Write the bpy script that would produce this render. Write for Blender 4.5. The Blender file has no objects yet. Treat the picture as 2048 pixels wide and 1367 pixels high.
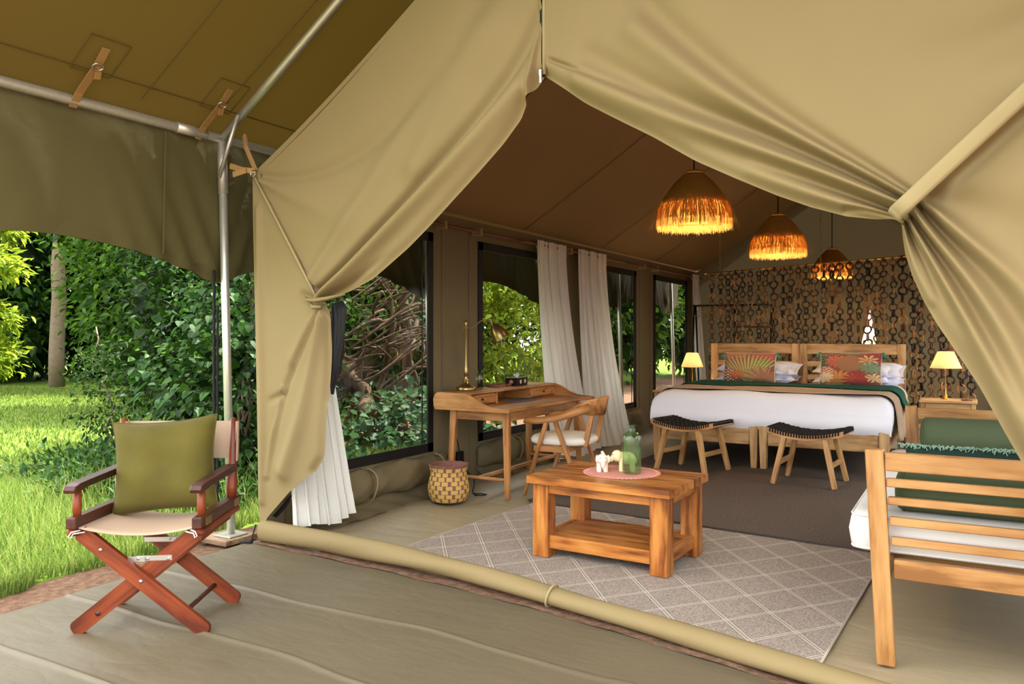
import bpy, bmesh, math, random
import numpy as np
from mathutils import Vector, Matrix

random.seed(7)
rng = np.random.default_rng(7)
SC = bpy.context.scene
COL = SC.collection
PI = math.pi
def R(d): return math.radians(d)

# ------------------------------------------------------------------ camera
FPX, CX, HY, CAMH = 1600.0, 1024.0, 669.0, 1.30
TH = R(29.8)
cam_d = bpy.data.cameras.new('camera')
cam_d.sensor_width = 36.0
cam_d.lens = 36.0 * FPX / 2048.0
cam_d.shift_y = -(1367 / 2 - HY) / 2048.0
cam_d.clip_end = 300
cam = bpy.data.objects.new('camera', cam_d)
cam.location = (0, 0, CAMH)
cam.rotation_euler = (PI / 2, 0, TH)
COL.objects.link(cam)
SC.camera = cam

# ------------------------------------------------------------------ light and exposure
w = bpy.data.worlds.new('world'); SC.world = w
w.use_nodes = True
bg = w.node_tree.nodes['Background']
bg.inputs['Color'].default_value = (0.99, 0.975, 0.945, 1)
bg.inputs['Strength'].default_value = 2.6
sun_d = bpy.data.lights.new('sun', 'SUN')
sun_d.energy = 10.0
sun_d.angle = R(1.0)
sun_d.color = (1.0, 0.95, 0.82)
sun = bpy.data.objects.new('sun', sun_d)
sun.rotation_euler = Vector((0.04, 0.46, 0.88)).to_track_quat('Z', 'Y').to_euler()
sun.location = (-4, 10, 18)
COL.objects.link(sun)
SC.view_settings.view_transform = 'Standard'
SC.view_settings.look = 'None'
SC.view_settings.exposure = 1.08
SC.view_settings.gamma = 1.0
SC.view_settings.use_curve_mapping = False
SC.cycles.max_bounces = 12
SC.cycles.diffuse_bounces = 7
SC.cycles.glossy_bounces = 3
SC.cycles.transmission_bounces = 8
SC.cycles.transparent_max_bounces = 16
SC.cycles.sample_clamp_indirect = 6.0
SC.cycles.caustics_reflective = False
SC.cycles.caustics_refractive = False

# ------------------------------------------------------------------ pixel -> place
ST, CT = math.sin(TH), math.cos(TH)
def ray(px, py):
    u = (px - CX) / FPX; v = (HY - py) / FPX
    return Vector((-ST + u * CT, CT + u * ST, v))
def gp(px, py, z=0.0):                       # the point of height z seen at a pixel
    r = ray(px, py); t = (z - CAMH) / r.z
    return Vector((r.x * t, r.y * t, z))
def atx(px, py, X):
    r = ray(px, py); t = X / r.x
    return Vector((X, r.y * t, CAMH + r.z * t))
def aty(px, py, Y):
    r = ray(px, py); t = Y / r.y
    return Vector((r.x * t, Y, CAMH + r.z * t))
def lerp(a, b, t): return a + (b - a) * t

# ------------------------------------------------------------------ objects, parts, labels
def link(o, parent=None):
    COL.objects.link(o)
    if parent is not None: o.parent = parent
    return o
def tag(o, label=None, cat=None, group=None, kind=None):
    if label: o['label'] = label
    if cat: o['category'] = cat
    if group: o['group'] = group
    if kind: o['kind'] = kind
    return o
def thing(name, label, cat, loc=(0, 0, 0), rz=0.0, group=None, kind=None):
    o = bpy.data.objects.new(name, None)
    o.empty_display_size = 0.1
    o.location = loc; o.rotation_euler = (0, 0, rz)
    link(o)
    return tag(o, label, cat, group, kind)
def copy_tree(o, parent=None):
    c = o.copy(); link(c, parent)
    for ch in list(o.children): copy_tree(ch, c)
    return c

class MB:
    """collects shapes into one mesh; 'grain' keeps a wood direction per vertex"""
    def __init__(s): s.v = []; s.f = []; s.g = []; s.m = []
    def add(s, vs, fs, gs=None, mi=0):
        b = len(s.v)
        vs = [tuple(p) for p in vs]
        s.v += vs; s.g += [tuple(p) for p in gs] if gs is not None else vs
        s.f += [tuple(i + b for i in f) for f in fs]; s.m += [mi] * len(fs)
        return s
    def cbox(s, size, M=None, c=0.003, taper=(1, 1), ax=None, mi=0, gax=None):
        hx = [d / 2 for d in size]
        c = min(c, min(hx) * 0.6)
        M = M or Matrix.Identity(4)
        a = gax if gax is not None else max(range(3), key=lambda i: size[i])
        ax = ax if ax is not None else a
        off = (random.random() * 9, random.random() * 9, random.random() * 9)
        V = []; G = []; idx = {}
        for sx in (-1, 1):
            for sy in (-1, 1):
                for sz in (-1, 1):
                    for k in range(3):
                        p = [sx * (hx[0] - c), sy * (hx[1] - c), sz * (hx[2] - c)]
                        p[k] += (sx, sy, sz)[k] * c
                        g = [p[a]] + [p[j] for j in range(3) if j != a]
                        tt = (p[ax] / hx[ax] + 1) / 2
                        o2 = [j for j in range(3) if j != ax]
                        p[o2[0]] *= lerp(1, taper[0], tt); p[o2[1]] *= lerp(1, taper[1], tt)
                        idx[(sx, sy, sz, k)] = len(V)
                        V.append(M @ Vector(p)); G.append([g[i] + off[i] for i in range(3)])
        F = []
        for k in range(3):
            i, j = [q for q in range(3) if q != k]
            for sg in (-1, 1):
                q = []
                for (si, sj) in ((-1, -1), (1, -1), (1, 1), (-1, 1)):
                    t = [0, 0, 0]; t[k] = sg; t[i] = si; t[j] = sj
                    q.append(idx[(t[0], t[1], t[2], k)])
                if (sg > 0) == (k == 1): q.reverse()
                F.append(q)
            for si in (-1, 1):
                for sj in (-1, 1):
                    def vi(sk, kk):
                        t = [0, 0, 0]; t[k] = sk; t[i] = si; t[j] = sj
                        return idx[(t[0], t[1], t[2], kk)]
                    q = [vi(-1, i), vi(1, i), vi(1, j), vi(-1, j)]
                    if (si * sj > 0) == (k == 1): q.reverse()
                    F.append(q)
        for sx in (-1, 1):
            for sy in (-1, 1):
                for sz in (-1, 1):
                    q = [idx[(sx, sy, sz, k)] for k in range(3)]
                    if sx * sy * sz < 0: q.reverse()
                    F.append(q)
        return s.add(V, F, G, mi)
    def box(s, lo, hi, c=0.003, mi=0, gax=None):
        lo = Vector(lo); hi = Vector(hi)
        return s.cbox(tuple(hi - lo), Matrix.Translation((lo + hi) / 2), c, mi=mi, gax=gax)
    def beam(s, p0, p1, w, h, up=(0, 0, 1), c=0.003, taper=(1, 1), mi=0):
        p0 = Vector(p0); p1 = Vector(p1); x = (p1 - p0); L = x.length; x.normalize()
        y = Vector(up).cross(x)
        if y.length < 1e-4: y = Vector((0, 1, 0)).cross(x)
        y.normalize(); z = x.cross(y)
        M = Matrix((x, y, z)).transposed().to_4x4(); M.translation = (p0 + p1) / 2
        return s.cbox((L, w, h), M, c, taper, 0, mi, gax=0)
    def plank(s, p0, p1, w, t, nrm, c=0.002, seg=6, mi=0):       # flat plank with round ends
        p0 = Vector(p0); p1 = Vector(p1); x = (p1 - p0); L = x.length; x.normalize()
        n = Vector(nrm).normalized(); y = n.cross(x).normalized(); r = w / 2
        out = []
        for k in range(seg + 1): a = -PI / 2 + PI * k / seg; out.append((L - r * .7 + math.cos(a) * r * .7, math.sin(a) * r))
        for k in range(seg + 1): a = PI / 2 + PI * k / seg; out.append((r * .7 + math.cos(a) * r * .7, math.sin(a) * r))
        return s.prism(out, p0, x, y, n, t, c, mi)
    def prism(s, out, o, x, y, n, t, c=0.0, mi=0, gswap=False):  # outline extruded by +-t/2 along n
        o = Vector(o); x = Vector(x); y = Vector(y); n = Vector(n); N = len(out)
        cx = sum(p[0] for p in out) / N; cy = sum(p[1] for p in out) / N
        off = random.random() * 9
        V = []; G = []
        lays = ((-t / 2, c), (-t / 2 + c, 0), (t / 2 - c, 0), (t / 2, c)) if c > 0 else ((-t / 2, 0), (t / 2, 0))
        for (d, inn) in lays:
            for (a, b) in out:
                l = math.hypot(a - cx, b - cy) or 1
                a2 = a - (a - cx) / l * inn; b2 = b - (b - cy) / l * inn
                V.append(o + x * a2 + y * b2 + n * d)
                G.append((b2 + off, a2, d) if gswap else (a2 + off, b2, d))
        F = []
        nl = len(lays)
        for k in range(nl - 1):
            for i in range(N):
                j = (i + 1) % N
                F.append((k * N + i, k * N + j, (k + 1) * N + j, (k + 1) * N + i))
        F.append(tuple(reversed(range(N)))); F.append(tuple((nl - 1) * N + i for i in range(N)))
        return s.add(V, F, G, mi)
    def tube(s, pts, r, n=8, cap=True, mi=0, flat=1.0):
        pts = [Vector(p) for p in pts]; N = len(pts)
        rr = r if isinstance(r, (list, tuple)) else [r] * N
        V = []; G = []; F = []
        prev = None; L = random.random() * 9
        for i in range(N):
            t = (pts[min(i + 1, N - 1)] - pts[max(i - 1, 0)])
            if t.length < 1e-9: t = Vector((0, 0, 1))
            t.normalize()
            if prev is None:
                a = Vector((0, 0, 1)) if abs(t.z) < 0.9 else Vector((1, 0, 0))
                y = a.cross(t).normalized()
            else:
                y = (prev - t * prev.dot(t))
                y = y.normalized() if y.length > 1e-6 else Vector((1, 0, 0)).cross(t).normalized()
            prev = y; z = t.cross(y)
            if i: L += (pts[i] - pts[i - 1]).length
            for k in range(n):
                a = 2 * PI * k / n
                V.append(pts[i] + y * math.cos(a) * rr[i] + z * math.sin(a) * rr[i] * flat)
                G.append((L, math.cos(a) * rr[i], math.sin(a) * rr[i]))
        for i in range(N - 1):
            for k in range(n):
                j = (k + 1) % n
                F.append((i * n + k, i * n + j, (i + 1) * n + j, (i + 1) * n + k))
        if cap:
            F.append(tuple(reversed(range(n)))); F.append(tuple((N - 1) * n + k for k in range(n)))
        return s.add(V, F, G, mi)
    def lathe(s, prof, n=20, M=None, cap=True, mi=0):
        M = M or Matrix.Identity(4)
        V = []; F = []; G = []
        for (r, z) in prof:
            for k in range(n):
                a = 2 * PI * k / n
                V.append(M @ Vector((r * math.cos(a), r * math.sin(a), z))); G.append((z, r * math.cos(a), r * math.sin(a)))
        m = len(prof)
        for i in range(m - 1):
            for k in range(n):
                j = (k + 1) % n
                F.append((i * n + k, i * n + j, (i + 1) * n + j, (i + 1) * n + k))
        if cap:
            if prof[0][0] > 1e-6: F.append(tuple(reversed(range(n))))
            if prof[-1][0] > 1e-6: F.append(tuple((m - 1) * n + k for k in range(n)))
        return s.add(V, F, G, mi)
    def grid(s, P, close=False, mi=0):
        nu = len(P); nv = len(P[0])
        V = [p for row in P for p in row]; F = []
        for i in range(nu if close else nu - 1):
            for j in range(nv - 1):
                a = i * nv + j; b = ((i + 1) % nu) * nv + j
                F.append((a, b, b + 1, a + 1))
        return s.add(V, F, None, mi)
    def build(s, name, mats, parent=None, smooth=False, grain=True, off=None, solid=0.0):
        me = bpy.data.meshes.new(name)
        V = s.v
        if off is not None: V = [(p[0] - off[0], p[1] - off[1], p[2] - off[2]) for p in V]
        me.from_pydata(V, [], s.f)
        if not isinstance(mats, (list, tuple)): mats = [mats]
        for m in mats: me.materials.append(m)
        if any(s.m): me.polygons.foreach_set('material_index', s.m)
        if grain:
            at = me.attributes.new('grain', 'FLOAT_VECTOR', 'POINT')
            at.data.foreach_set('vector', np.array(s.g, dtype=np.float32).ravel())
        if smooth: me.polygons.foreach_set('use_smooth', [True] * len(me.polygons))
        me.update()
        o = bpy.data.objects.new(name, me); link(o, parent)
        if solid:
            md = o.modifiers.new('thickness', 'SOLIDIFY'); md.thickness = solid; md.offset = 0
        return o

def fast_mesh(name, V, F, mat, parent=None, smooth=False):
    """V (n,3) float, F (m,k) int"""
    me = bpy.data.meshes.new(name)
    V = np.asarray(V, dtype=np.float32); F = np.asarray(F, dtype=np.int32); k = F.shape[1]
    me.vertices.add(len(V)); me.vertices.foreach_set('co', V.ravel())
    me.loops.add(F.size); me.loops.foreach_set('vertex_index', F.ravel())
    me.polygons.add(len(F)); me.polygons.foreach_set('loop_start', np.arange(0, F.size, k, dtype=np.int32))
    if smooth: me.polygons.foreach_set('use_smooth', np.ones(len(F), dtype=bool))
    me.update(calc_edges=True); me.validate()
    me.materials.append(mat)
    o = bpy.data.objects.new(name, me); link(o, parent)
    return o
def rot(v, rz):
    c, s_ = math.cos(rz), math.sin(rz); return Vector((v[0] * c - v[1] * s_, v[0] * s_ + v[1] * c, v[2]))
def TR(loc, rx=0, ry=0, rz=0):
    return Matrix.Translation(loc) @ Matrix.Rotation(rz, 4, 'Z') @ Matrix.Rotation(ry, 4, 'Y') @ Matrix.Rotation(rx, 4, 'X')

# ------------------------------------------------------------------ materials
def srgb(r, g, b):
    f = lambda c: (c / 255 / 12.92) if c / 255 <= 0.04045 else ((c / 255 + 0.055) / 1.055) ** 2.4
    return (f(r), f(g), f(b))
class N:
    def __init__(s, name):
        s.m = bpy.data.materials.new(name); s.m.use_nodes = True
        s.t = s.m.node_tree; s.t.nodes.clear()
        s.out = s.t.nodes.new('ShaderNodeOutputMaterial')
    def n(s, typ, **kw):
        o = s.t.nodes.new(typ)
        for k, v in kw.items(): setattr(o, k, v)
        return o
    def l(s, a, b): s.t.links.new(a, b)
    def mixc(s, fac, a, b):
        m = s.n('ShaderNodeMix', data_type='RGBA')
        for sock, val in ((m.inputs[0], fac), (m.inputs[6], a), (m.inputs[7], b)):
            if hasattr(val, 'is_linked'): s.l(val, sock)
            elif isinstance(val, (tuple, list)): sock.default_value = (*val[:3], 1)
            else: sock.default_value = val
        return m.outputs[2]
    def math(s, op, a, b=None, c=None):
        m = s.n('ShaderNodeMath', operation=op)
        for sock, val in zip(m.inputs, (a, b, c)):
            if val is None: continue
            if hasattr(val, 'is_linked'): s.l(val, sock)
            else: sock.default_value = val
        return m.outputs[0]
    def noise(s, vec, scale, detail=3, rough=0.5, dim='3D'):
        t = s.n('ShaderNodeTexNoise'); t.inputs['Scale'].default_value = scale
        t.inputs['Detail'].default_value = detail; t.inputs['Roughness'].default_value = rough
        if vec is not None: s.l(vec, t.inputs['Vector'])
        return t.outputs['Fac']
    def ramp(s, fac, stops):
        r = s.n('ShaderNodeValToRGB'); e = r.color_ramp.elements
        while len(e) < len(stops): e.new(0.5)
        for el, (p, c) in zip(e, stops): el.position = p; el.color = (*c[:3], 1)
        s.l(fac, r.inputs[0]); return r.outputs[0]
    def obj(s): return s.n('ShaderNodeTexCoord').outputs['Object']
    def bsdf(s, col, rough=0.6, metal=0.0, spec=0.3, normal=None, **kw):
        b = s.n('ShaderNodeBsdfPrincipled')
        for k, v in (('Base Color', col), ('Roughness', rough), ('Metallic', metal), ('Specular IOR Level', spec)):
            if hasattr(v, 'is_linked'): s.l(v, b.inputs[k])
            elif k == 'Base Color': b.inputs[k].default_value = (*v[:3], 1)
            else: b.inputs[k].default_value = v
        for k, v in kw.items(): b.inputs[k.replace('_', ' ')].default_value = v
        if normal is not None: s.l(normal, b.inputs['Normal'])
        return b.outputs[0]
    def bump(s, h, strength=0.3, dist=0.01):
        b = s.n('ShaderNodeBump'); b.inputs['Strength'].default_value = strength; b.inputs['Distance'].default_value = dist
        s.l(h, b.inputs['Height']); return b.outputs[0]
    def mixs(s, fac, a, b):
        m = s.n('ShaderNodeMixShader')
        if hasattr(fac, 'is_linked'): s.l(fac, m.inputs[0])
        else: m.inputs[0].default_value = fac
        s.l(a, m.inputs[1]); s.l(b, m.inputs[2]); return m.outputs[0]
    def done(s, sh): s.l(sh, s.out.inputs['Surface']); return s.m

def plain(name, col, rough=0.6, metal=0.0, spec=0.3, var=0.08, vs=6.0, bump=0.0, bs=300.0, transl=0.0, tcol=None, sheen=0.0, em=None):
    n = N(name); o = n.obj()
    nz = n.noise(o, vs)
    c = n.mixc(nz, tuple(x * (1 - var) for x in col), tuple(min(1, x * (1 + var)) for x in col))
    nm = n.bump(n.noise(o, bs, 2), bump, 0.002) if bump else None
    kw = {}
    if sheen: kw['Sheen_Weight'] = sheen
    if em: kw['Emission_Color'] = (*em[0], 1); kw['Emission_Strength'] = em[1]
    sh = n.bsdf(c, rough, metal, spec, nm, **kw)
    if transl:
        t = n.n('ShaderNodeBsdfTranslucent')
        t.inputs['Color'].default_value = (*(tcol or col), 1)
        sh = n.mixs(transl, sh, t.outputs[0])
    return n.done(sh)
def wood(name, dark, mid, light, rough=0.45, stretch=10.0, scale=2.2, spec=0.35, knots=0.5):
    n = N(name)
    a = n.n('ShaderNodeAttribute', attribute_name='grain').outputs['Vector']
    mp = n.n('ShaderNodeMapping'); n.l(a, mp.inputs['Vector']); mp.inputs['Scale'].default_value = (1.2, stretch, stretch)
    nz = n.noise(mp.outputs[0], scale, 5, 0.6)
    mp2 = n.n('ShaderNodeMapping'); n.l(a, mp2.inputs['Vector']); mp2.inputs['Scale'].default_value = (3, 90, 90)
    fine = n.noise(mp2.outputs[0], 3, 3, 0.6)
    mp3 = n.n('ShaderNodeMapping'); n.l(a, mp3.inputs['Vector']); mp3.inputs['Scale'].default_value = (1.5, 3.5, 3.5)
    blot = n.noise(mp3.outputs[0], 2.0, 2)
    v = n.math('ADD', n.math('MULTIPLY', nz, 0.62), n.math('MULTIPLY', blot, 0.38))
    c = n.ramp(v, [(0.34, tuple(q * 0.9 for q in dark)), (0.41, dark), (0.49, mid), (0.61, light)])
    c = n.mixc(n.math('MULTIPLY', fine, 0.4), c, tuple(x * 0.55 for x in mid))
    sh = n.bsdf(c, rough, 0, spec, n.bump(fine, 0.12, 0.002))
    return n.done(sh)
def canvas(name, col, transl=0.12, tcol=None, rough=0.75, var=0.06, spec=0.25, wrinkle=0.25):
    n = N(name); o = n.obj()
    nz = n.noise(o, 2.5, 4)
    c = n.mixc(nz, tuple(x * (1 - var) for x in col), tuple(min(1, x * (1 + var)) for x in col))
    fine = n.noise(o, 900, 1)
    wr = n.noise(o, 7, 3)
    if wrinkle > 0.3:          # creased sheet lying on the ground
        mp = n.n('ShaderNodeMapping'); n.l(o, mp.inputs[0]); mp.inputs['Scale'].default_value = (1.0, 2.4, 1)
        rg = n.noise(mp.outputs[0], 1.7, 3, 0.5); wr = n.math('ADD', n.math('MULTIPLY', wr, 0.3), n.math('ABSOLUTE', n.math('SUBTRACT', rg, 0.5)))
    h = n.math('ADD', n.math('MULTIPLY', fine, 0.02), n.math('MULTIPLY', wr, 1.0))
    sh = n.bsdf(c, rough, 0, spec, n.bump(h, wrinkle, 0.012 if wrinkle < 0.3 else 0.035))
    t = n.n('ShaderNodeBsdfTranslucent'); t.inputs['Color'].default_value = (*(tcol or col), 1)
    return n.done(n.mixs(transl, sh, t.outputs[0]))
def leafmat(name, cols, transl=0.35, gloss=0.45, tgain=1.5):
    n = N(name)
    rnd = n.n('ShaderNodeNewGeometry').outputs['Random Per Island']
    k = len(cols)
    c = n.ramp(rnd, [(i / max(1, k - 1), cc) for i, cc in enumerate(cols)])
    b = n.bsdf(c, gloss + 0.1, 0, 0.18)
    t = n.n('ShaderNodeBsdfTranslucent')
    hs = n.n('ShaderNodeHueSaturation'); hs.inputs['Hue'].default_value = 0.485; hs.inputs['Value'].default_value = tgain
    n.l(c, hs.inputs['Color']); n.l(hs.outputs[0], t.inputs['Color'])
    return n.done(n.mixs(transl, b, t.outputs[0]))

M = {}
M['canvas'] = canvas('tan canvas', srgb(132, 116, 81), 0.06)
M['canvas_in'] = canvas('inner tent canvas', srgb(108, 97, 72), 0.05, rough=0.7)
M['canvas_roof'] = canvas('inner roof canvas', srgb(138, 112, 74), 0.04)
M['canvas_fly'] = canvas('olive fly canvas', srgb(86, 71, 38), 0.02, srgb(160, 130, 46))
M['canvas_valance'] = canvas('olive valance canvas', srgb(83, 77, 44), 0.02)
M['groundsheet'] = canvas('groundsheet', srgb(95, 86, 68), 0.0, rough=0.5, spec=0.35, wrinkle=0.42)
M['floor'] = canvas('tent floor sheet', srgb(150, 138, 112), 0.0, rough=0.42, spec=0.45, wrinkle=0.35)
M['webbing'] = plain('webbing', srgb(150, 118, 72), 0.8, bump=0.4, bs=500)
M['strap'] = plain('canvas strap', srgb(146, 132, 96), 0.8, bump=0.2)
M['galv'] = plain('galvanised steel', srgb(200, 200, 188), 0.42, 0.75, var=0.12, vs=40)
M['steel'] = plain('steel', srgb(200, 200, 198), 0.3, 1.0)
M['black'] = plain('black trim', srgb(16, 16, 17), 0.55)
M['mesh_black'] = plain('black net', srgb(14, 14, 15), 0.6, transl=0.1)
M['rope_black'] = plain('black rope', srgb(18, 18, 20), 0.8, bump=0.6, bs=200)
M['brass'] = plain('antique brass', srgb(160, 138, 90), 0.3, 0.95)
M['gold'] = plain('polished gold', srgb(226, 176, 84), 0.22, 1.0)
M['white_fab'] = plain('white linen', srgb(236, 240, 255), 0.85, var=0.01, bump=0.15, bs=40, spec=0.1)
M['cream'] = plain('cream boucle', srgb(222, 216, 204), 0.95, bump=0.8, bs=260)
M['curtain'] = plain('white voile', srgb(240, 240, 236), 0.85, var=0.02, transl=0.4)
M['beige'] = plain('beige coverlet', srgb(182, 158, 134), 0.9, bump=0.3, bs=120)
M['green_throw'] = plain('green throw', srgb(10, 78, 62), 0.85, bump=0.3, bs=200)
M['sage'] = plain('sage canvas', srgb(70, 82, 58), 0.8, bump=0.2, bs=300)
M['dkgreen'] = plain('dark green fabric', srgb(24, 44, 36), 0.9, bump=0.3)
M['fringe_green'] = plain('pale green fringe', srgb(126, 158, 140), 0.9)
M['offwhite'] = plain('off white cotton', srgb(205, 203, 200), 0.9, bump=0.2)
M['seatcloth'] = plain('seat canvas', srgb(170, 146, 124), 0.85, bump=0.2)
M['wood_table'] = wood('mango wood', srgb(98, 50, 20), srgb(160, 96, 40), srgb(192, 132, 66), 0.35)
M['wood_desk'] = wood('oak brown wood', srgb(128, 80, 40), srgb(170, 116, 64), srgb(196, 144, 90), 0.42)
M['wood_bed'] = wood('pale mango wood', srgb(150, 112, 74), srgb(192, 152, 104), srgb(216, 182, 134), 0.5)
M['wood_sofa'] = wood('honey wood', srgb(128, 84, 42), srgb(164, 118, 68), srgb(184, 142, 90), 0.42)
M['wood_stool'] = wood('teak', srgb(164, 112, 64), srgb(198, 150, 96), srgb(218, 176, 122), 0.45)
M['wood_red'] = wood('red hardwood', srgb(74, 27, 12), srgb(110, 46, 20), srgb(134, 62, 30), 0.4)
M['wood_dark'] = wood('dark hardwood', srgb(40, 20, 15), srgb(62, 31, 23), srgb(80, 42, 31), 0.4)
M['board'] = wood('weathered board', srgb(110, 88, 66), srgb(150, 124, 98), srgb(176, 150, 120), 0.8)
M['cord_black'] = plain('black cord', srgb(26, 24, 26), 0.8)
M['raffia'] = plain('raffia', srgb(206, 170, 100), 0.8, var=0.2, vs=30, transl=0.45)
M['raffia_dark'] = plain('raffia weave', srgb(160, 124, 70), 0.9, var=0.3, vs=40)
M['reed'] = plain('yellow reed', srgb(208, 172, 98), 0.75, var=0.2, vs=60, bump=0.8, bs=160)
M['reed_purple'] = plain('maroon reed', srgb(124, 84, 72), 0.8, var=0.25, vs=60, bump=0.8, bs=160)
M['pink'] = plain('pink sisal', srgb(206, 142, 128), 0.9, var=0.08, vs=60, bump=0.7, bs=250)
M['stone_white'] = plain('white soapstone', srgb(226, 212, 196), 0.5, var=0.06)
M['stone_yellow'] = plain('cream soapstone', srgb(232, 216, 170), 0.45, var=0.05)
M['tissue'] = plain('tissue', srgb(235, 235, 235), 0.9, transl=0.3)
M['boxblack'] = plain('black painted wood', srgb(14, 13, 14), 0.3)
M['ringwhite'] = plain('white bead', srgb(205, 195, 185), 0.5)
M['ringpink'] = plain('copper bead', srgb(190, 120, 90), 0.4)
M['tray'] = wood('dark tray wood', srgb(70, 38, 24), srgb(110, 66, 42), srgb(140, 92, 62), 0.4)
M['notebook'] = plain('slate notebook', srgb(86, 84, 96), 0.6)
M['shade'] = plain('cream lamp shade', srgb(246, 226, 180), 0.8, var=0.02, transl=0.5, tcol=srgb(255, 236, 204))
M['bark'] = plain('grey bark', srgb(112, 98, 82), 0.9, var=0.3, vs=14, bump=1.0, bs=40)
M['bark_red'] = plain('brown vine bark', srgb(86, 68, 50), 0.9, var=0.3, vs=20, bump=1.0, bs=40)
M['velvet'] = plain('olive velvet', srgb(78, 71, 20), 0.85, var=0.35, vs=7, sheen=0.04)
M['tassel'] = plain('teal tassel', srgb(64, 132, 110), 0.9)
M['bulb'] = plain('warm bulb', (1, 0.8, 0.5), 0.5, em=((1.0, 0.72, 0.36), 8.0))
g = N('clear pane'); tr = g.n('ShaderNodeBsdfTransparent'); tr.inputs[0].default_value = (0.66, 0.67, 0.66, 1)
gl = g.n('ShaderNodeBsdfGlossy'); gl.inputs['Roughness'].default_value = 0.08; gl.inputs[0].default_value = (1, 1, 1, 1)
M['pane'] = g.done(g.mixs(0.035, tr.outputs[0], gl.outputs[0]))
g = N('clear film'); tr = g.n('ShaderNodeBsdfTransparent'); tr.inputs[0].default_value = (0.95, 0.96, 0.95, 1)
M['film'] = g.done(tr.outputs[0])  # clearer panes for the added right-wall windows, passing more daylight
g = N('green bottle glass'); tr = g.n('ShaderNodeBsdfTransparent'); tr.inputs[0].default_value = (0.84, 0.92, 0.80, 1)
gl = g.n('ShaderNodeBsdfGlossy'); gl.inputs['Roughness'].default_value = 0.05
lw = g.n('ShaderNodeLayerWeight'); lw.inputs[0].default_value = 0.35
df = g.bsdf(srgb(92, 128, 88), 0.3, 0, 0.5)
M['glass_green'] = g.done(g.mixs(g.math('ADD', g.math('MULTIPLY', lw.outputs['Facing'], 0.45), 0.06), tr.outputs[0], g.mixs(0.45, df, gl.outputs[0])))
g = N('clear glass'); tr = g.n('ShaderNodeBsdfTransparent'); tr.inputs[0].default_value = (0.93, 0.95, 0.94, 1)
gl = g.n('ShaderNodeBsdfGlossy'); gl.inputs['Roughness'].default_value = 0.05
lw = g.n('ShaderNodeLayerWeight'); lw.inputs[0].default_value = 0.3
M['glass'] = g.done(g.mixs(g.math('ADD', g.math('MULTIPLY', lw.outputs['Facing'], 0.35), 0.03), tr.outputs[0], gl.outputs[0]))
M['ring'] = []
for i, c in enumerate(((50, 34, 24), (84, 56, 34), (126, 86, 48), (166, 118, 70))):
    M['ring'].append(plain('carved ring %d' % i, srgb(*c), 0.4, var=0.35, vs=50))
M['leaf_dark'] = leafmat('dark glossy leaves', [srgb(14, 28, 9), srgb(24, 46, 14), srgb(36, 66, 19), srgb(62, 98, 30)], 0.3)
M['leaf_creeper'] = leafmat('creeper leaves', [srgb(18, 42, 17), srgb(30, 60, 24), srgb(42, 76, 30), srgb(70, 104, 38)], 0.3)
M['leaf_mid'] = leafmat('mid green leaves', [srgb(30, 56, 14), srgb(50, 82, 20), srgb(76, 110, 28), srgb(34, 64, 20)], 0.4)
M['leaf_bright'] = leafmat('sunlit leaves', [srgb(84, 112, 24), srgb(120, 146, 32), srgb(150, 166, 48), srgb(70, 100, 28)], 0.42, tgain=1.3)
M['leaf_blue'] = leafmat('soft blue green leaves', [srgb(40, 68, 46), srgb(54, 86, 56), srgb(66, 100, 60)], 0.3)
M['grass'] = leafmat('grass blades', [srgb(66, 96, 34), srgb(94, 122, 48), srgb(122, 144, 68), srgb(146, 156, 92)], 0.4, 0.5, 1.2)

# =================================================================== THE SETTING
XL, XR, YB = -3.85, 0.55, 12.75          # tent side walls and back wall
XRIDGE = -1.72
ZW = 2.24                                # height of the side walls
RS = 0.645                               # roof slope
ZR = 2.31 + RS * (XRIDGE - XL)
def Yf(X):                               # the front line of the tent bows outward
    if X < -0.5: return 3.56 - 0.041 * max(0.0, X - XL) ** 2
    return 3.56 - 0.041 * 3.35 ** 2 - 0.2747 * (X + 0.5)
def fp(px, py):                          # pixel -> (X, z) on the front canvas
    r = ray(px, py); t = 3.4 / r.y
    for _ in range(40): t = 0.5 * t + 0.5 * Yf(t * r.x) / r.y
    return (t * r.x, CAMH + r.z * t)

# ---- ground outside
n = N('ground'); o = n.obj(); sep = n.n('ShaderNodeSeparateXYZ'); n.l(o, sep.inputs[0])
X_, Y_ = sep.outputs[0], sep.outputs[1]
nz = n.noise(o, 1.3, 5, 0.6); nf = n.noise(o, 22, 4, 0.7)
e1 = n.math('GREATER_THAN', n.math('ADD', X_, n.math('MULTIPLY', nz, 0.3)), -4.24)
e2 = n.math('MULTIPLY', n.math('GREATER_THAN', n.math('ADD', Y_, n.math('MULTIPLY', nz, 1.5)), 8.2),
            n.math('GREATER_THAN', n.math('ADD', X_, n.math('MULTIPLY', nz, 1.2)), -7.6))
em_ = n.math('MAXIMUM', e1, e2)
earth = n.ramp(nf, [(0.3, srgb(86, 64, 50)), (0.55, srgb(118, 92, 75)), (0.75, srgb(142, 116, 96))])
gr = n.ramp(nf, [(0.3, srgb(72, 98, 32)), (0.55, srgb(104, 128, 46)), (0.75, srgb(126, 146, 64))])
M['ground'] = n.done(n.bsdf(n.mixc(em_, gr, earth), 0.95, 0, 0.1, n.bump(nf, 0.6, 0.02)))
b = MB()
xs = [-60, -40, -25, -15, -10] + [-8 + 0.25 * i for i in range(17)] + [-3.85, -3, 0, 5, 15, 40, 60]
ys = [-60, -30, -10, -2, 0] + [0.5 + 0.25 * i for i in range(20)] + [6, 8, 10, 14, 20, 30, 45, 60]
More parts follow.
